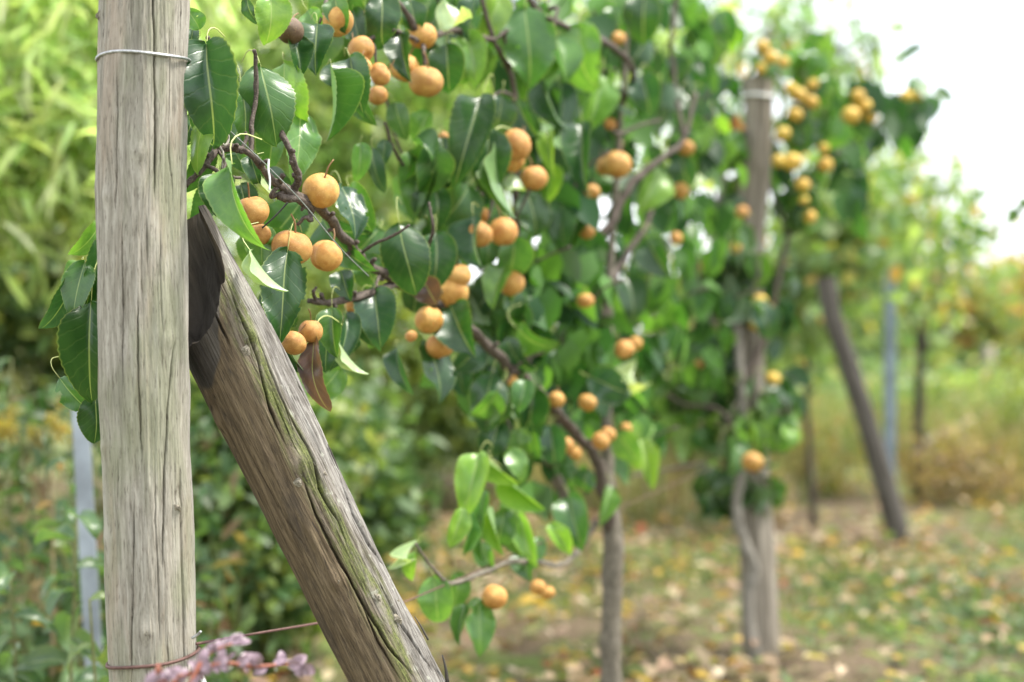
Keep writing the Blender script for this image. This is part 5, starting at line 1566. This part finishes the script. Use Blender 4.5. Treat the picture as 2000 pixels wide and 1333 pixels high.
shrub('thicket of tall dry stems and leaves behind the middle post foot', 1560, 900, 8.8, [(1560, 900, 8.8, 120, 60, 0.4, 2), (1440, 890, 8.8, 120, 60, 0.4, 1.5)], 1300, 90, 0.10, 0.08, 0.03, [(0.30, 0.24, 0.10, 3), (0.17, 0.20, 0.06, 2)], 10, smat='stem_dry')

shrub('tall yellow green growth at the right edge beside the meadow', 2000, 800, 9.5, [(1995, 790, 9.5, 50, 90, 0.3, 2), (1960, 860, 9.5, 50, 40, 0.3, 1)], 900, 60, 0.10, 0.08, 0.03, YGR, 8, smat='stem_dry')
shrub('pale green scrub in the meadow behind the slender tree', 1850, 800, 12, [(1850, 790, 12, 110, 50, 0.5, 2), (1700, 800, 12, 110, 50, 0.5, 2), (1580, 800, 12, 80, 60, 0.5, 1.5)], 2400, 130, 0.13, 0.11, 0.05, LG, 10, smat='stem_dry')
shrub('brownish clump of dead stalks in the dry grass right of the brace', 1860, 930, 8.2, [(1860, 920, 8.2, 90, 50, 0.3, 2), (1950, 940, 8.2, 60, 40, 0.3, 1)], 900, 70, 0.09, 0.09, 0.02, [(0.24, 0.17, 0.09, 3), (0.33, 0.25, 0.13, 2), (0.12, 0.08, 0.05, 2)], 10, smat='stem_dry')

# weeds at the foot of the near post, to the left
def weed(label, px, top, d, n_leaf_, L, W, pal, lean=0.0, flower=None, stem='stem_green', seed=0, name='weed'):
    r = random.Random(seed)
    b = V(px, 640, d); b.z = -0.02
    t = empty(name, (b.x, b.y, 0.0), label, 'weed', 'weeds left of the near post')
    tp_ = V(px + lean, top, d)
    P = smooth_path([list(b), list((b + tp_) / 2 + Vector((lean / F * d * -0.2, 0.02, 0))), list(tp_)], 16)
    tube('stem', P, np.linspace(0.005, 0.002, 16), M[stem], t, 6, 0.15)
    for k in range(n_leaf_):
        q = 0.35 + 0.65 * k / max(1, n_leaf_ - 1)
        p = Vector(P[min(15, int(q * 15))].tolist())
        a = k * 2.4 + r.uniform(-.4, .4)
        dirv = Vector((math.cos(a), math.sin(a) * 0.8, r.uniform(-0.35, 0.25)))
        ln = L * r.uniform(0.7, 1.15) * (1.15 - 0.5 * q)
        c = pal[r.randrange(len(pal))]
        k_ = r.uniform(0.85, 1.15)
        place_leaf(t, MID[k % 4], leaf_matrix(p, p + dirv.normalized() * ln, ln * W, r.uniform(-20, 20), Vector((0.1, -0.4, 0.9))), (c[0] * k_, c[1] * k_, c[2] * k_, 1), False)
    if flower:
        e = []
        for k in range(flower[1]):
            c = tp_ + Vector((r.uniform(-1, 1) * flower[2], r.uniform(-1, 1) * 0.05, r.uniform(-1.2, 0.7) * flower[2] * 0.6))
            e.append((list(c), (0.018, 0.014, 0.010), 1))
            tube('flower_stem', smooth_path([list(tp_ - Vector((0, 0, 0.09))), list((tp_ + c) / 2), list(c)], 6), 0.0012, M['stem_green'], t, 5)
        crown('flower_plume', t, e, flower[1] * 55, flower[1], 0.010, 0.010, 0.008, [flower[0]], -0.3)
    return t


WG = [(0.05, 0.105, 0.04), (0.065, 0.13, 0.05), (0.085, 0.145, 0.065)]
WY = [(0.085, 0.155, 0.04), (0.115, 0.17, 0.05)]
weed('yellow flowering goldenrod with arching plume by the left edge', 40, 830, 3.3, 14, 0.09, 0.22, WG, 10, ((0.27, 0.21, 0.03), 11, 0.085), seed=1, name='goldenrod')
weed('broad leaved green weed low against the near post', 120, 1010, 2.6, 11, 0.14, 0.42, WG, 30, seed=2)
weed('tall weed with pale leaves beside the pale metal post', 150, 900, 3.0, 13, 0.11, 0.42, WG, -20, seed=3)
weed('green weed in the bottom corner by the left edge', 30, 1120, 2.6, 11, 0.13, 0.40, WG, -10, seed=4)
weed('leafy green weed pushing up in front of the pale metal post', 190, 1170, 2.4, 9, 0.13, 0.40, WY, -15, seed=5)
weed('thin dry weed with drooping orange leaf near the goldenrod', 95, 900, 3.2, 6, 0.08, 0.3, [(0.48, 0.24, 0.05), (0.36, 0.22, 0.08), (0.10, 0.15, 0.05)], 6, stem='stem_dry', seed=6)
weed('bushy green weed halfway up beside the left edge', 10, 700, 3.6, 16, 0.10, 0.4, WG, 12, seed=7)
weed('green weed rising behind the leaves left of the near post', 130, 780, 3.8, 14, 0.11, 0.4, WG, 10, seed=8)
weed('green weed behind the purple barberry sprig', 330, 1200, 2.9, 9, 0.12, 0.45, WY, 60, seed=9)
weed('leafy weed right beside the near post at the bottom edge', 420, 1210, 3.0, 10, 0.11, 0.4, WG, -10, seed=10)
wdx = np.stack([rng.uniform(-1.9, -0.75, 700), rng.uniform(3.3, 4.6, 700)], 1)
blades('dry_stems', wdx, 0.62, 0.0035, [(0.27, 0.19, 0.10, 3), (0.20, 0.15, 0.09, 2), (0.15, 0.19, 0.07, 2)], 0.22, 'dry brown stalks among the weeds by the left edge', 'dry stems', 'dry')
pts, _i = clump_points([((-1.25, 3.9, 0.45), (0.55, 0.4, 0.45), 2), ((-1.0, 3.4, 0.25), (0.3, 0.3, 0.25), 1)], 1500, 90, 0.06)
v_, f_, c_ = foliage_arrays(pts, rng.normal(size=(1500, 3)), rng.normal(size=(1500, 3)) * 0.5 + np.array([0, -0.3, 0.8]), rng.uniform(0.04, 0.10, 1500), rng.uniform(0.02, 0.045, 1500), colours(1500, [(0.045, 0.09, 0.035, 4), (0.07, 0.12, 0.045, 3), (0.14, 0.10, 0.055, 1)]))
tag(obj('undergrowth', fast_mesh('undergrowth', v_, f_, c_, M['foliage'])), 'tangled green and brown undergrowth behind the weeds', 'undergrowth', kind='stuff')

# ------------------------------------------------------------------ purple barberry sprigs in front
bb = V(320, 640, 1.36); bb.z = 0
barberry = empty('barberry', bb, 'out of focus purple barberry sprigs in front of the near post foot', 'shrub')
BARB = leaf_mesh('leaf', 6, 10, 0.15, 0.3, 0.04, 0, 0, (), 77, M['barberry'])
SP = [
    [(300, 1420, 1.36), (330, 1345, 1.37), (380, 1312, 1.38), (440, 1296, 1.39), (500, 1302, 1.41), (560, 1298, 1.43), (590, 1303, 1.44)],
    [(300, 1500, 1.35), (360, 1360, 1.36), (400, 1285, 1.38), (440, 1262, 1.40), (470, 1258, 1.41)],
    [(250, 1500, 1.33), (268, 1380, 1.34), (310, 1335, 1.35), (360, 1318, 1.36)],
]
for k, sp in enumerate(SP):
    P = smooth_path([list(bb + Vector((0.01 * k, 0, -0.02)))] + [list(V(*q)) for q in sp], 30)
    tube('stem', P, np.linspace(0.0035, 0.0012, 30), M['stem_red'], barberry, 6, 0.15)
    for i in range(13, 30, 1):
        p = Vector(P[i].tolist())
        if p.z < 0.5: continue
        for _ in range(2 if (k == 0 and i % 2) else 1):
            up_ = 1 if random.random() < 0.75 else -1
            dv = Vector((random.gauss(0.25, 0.6), random.gauss(-0.1, 0.5), random.gauss(0.7, 0.3) * up_))
            L = random.uniform(0.010, 0.018)
            fc = Vector((random.gauss(0, 0.3), random.gauss(-0.8, 0.3), random.gauss(0.6, 0.3)))
            k_ = random.uniform(0.85, 1.15)
            place_leaf(barberry, BARB, leaf_matrix(p, p + dv.normalized() * L, L * 0.72, 0, fc), (0.21 * k_, 0.145 * k_, 0.18 * k_, 1), False)
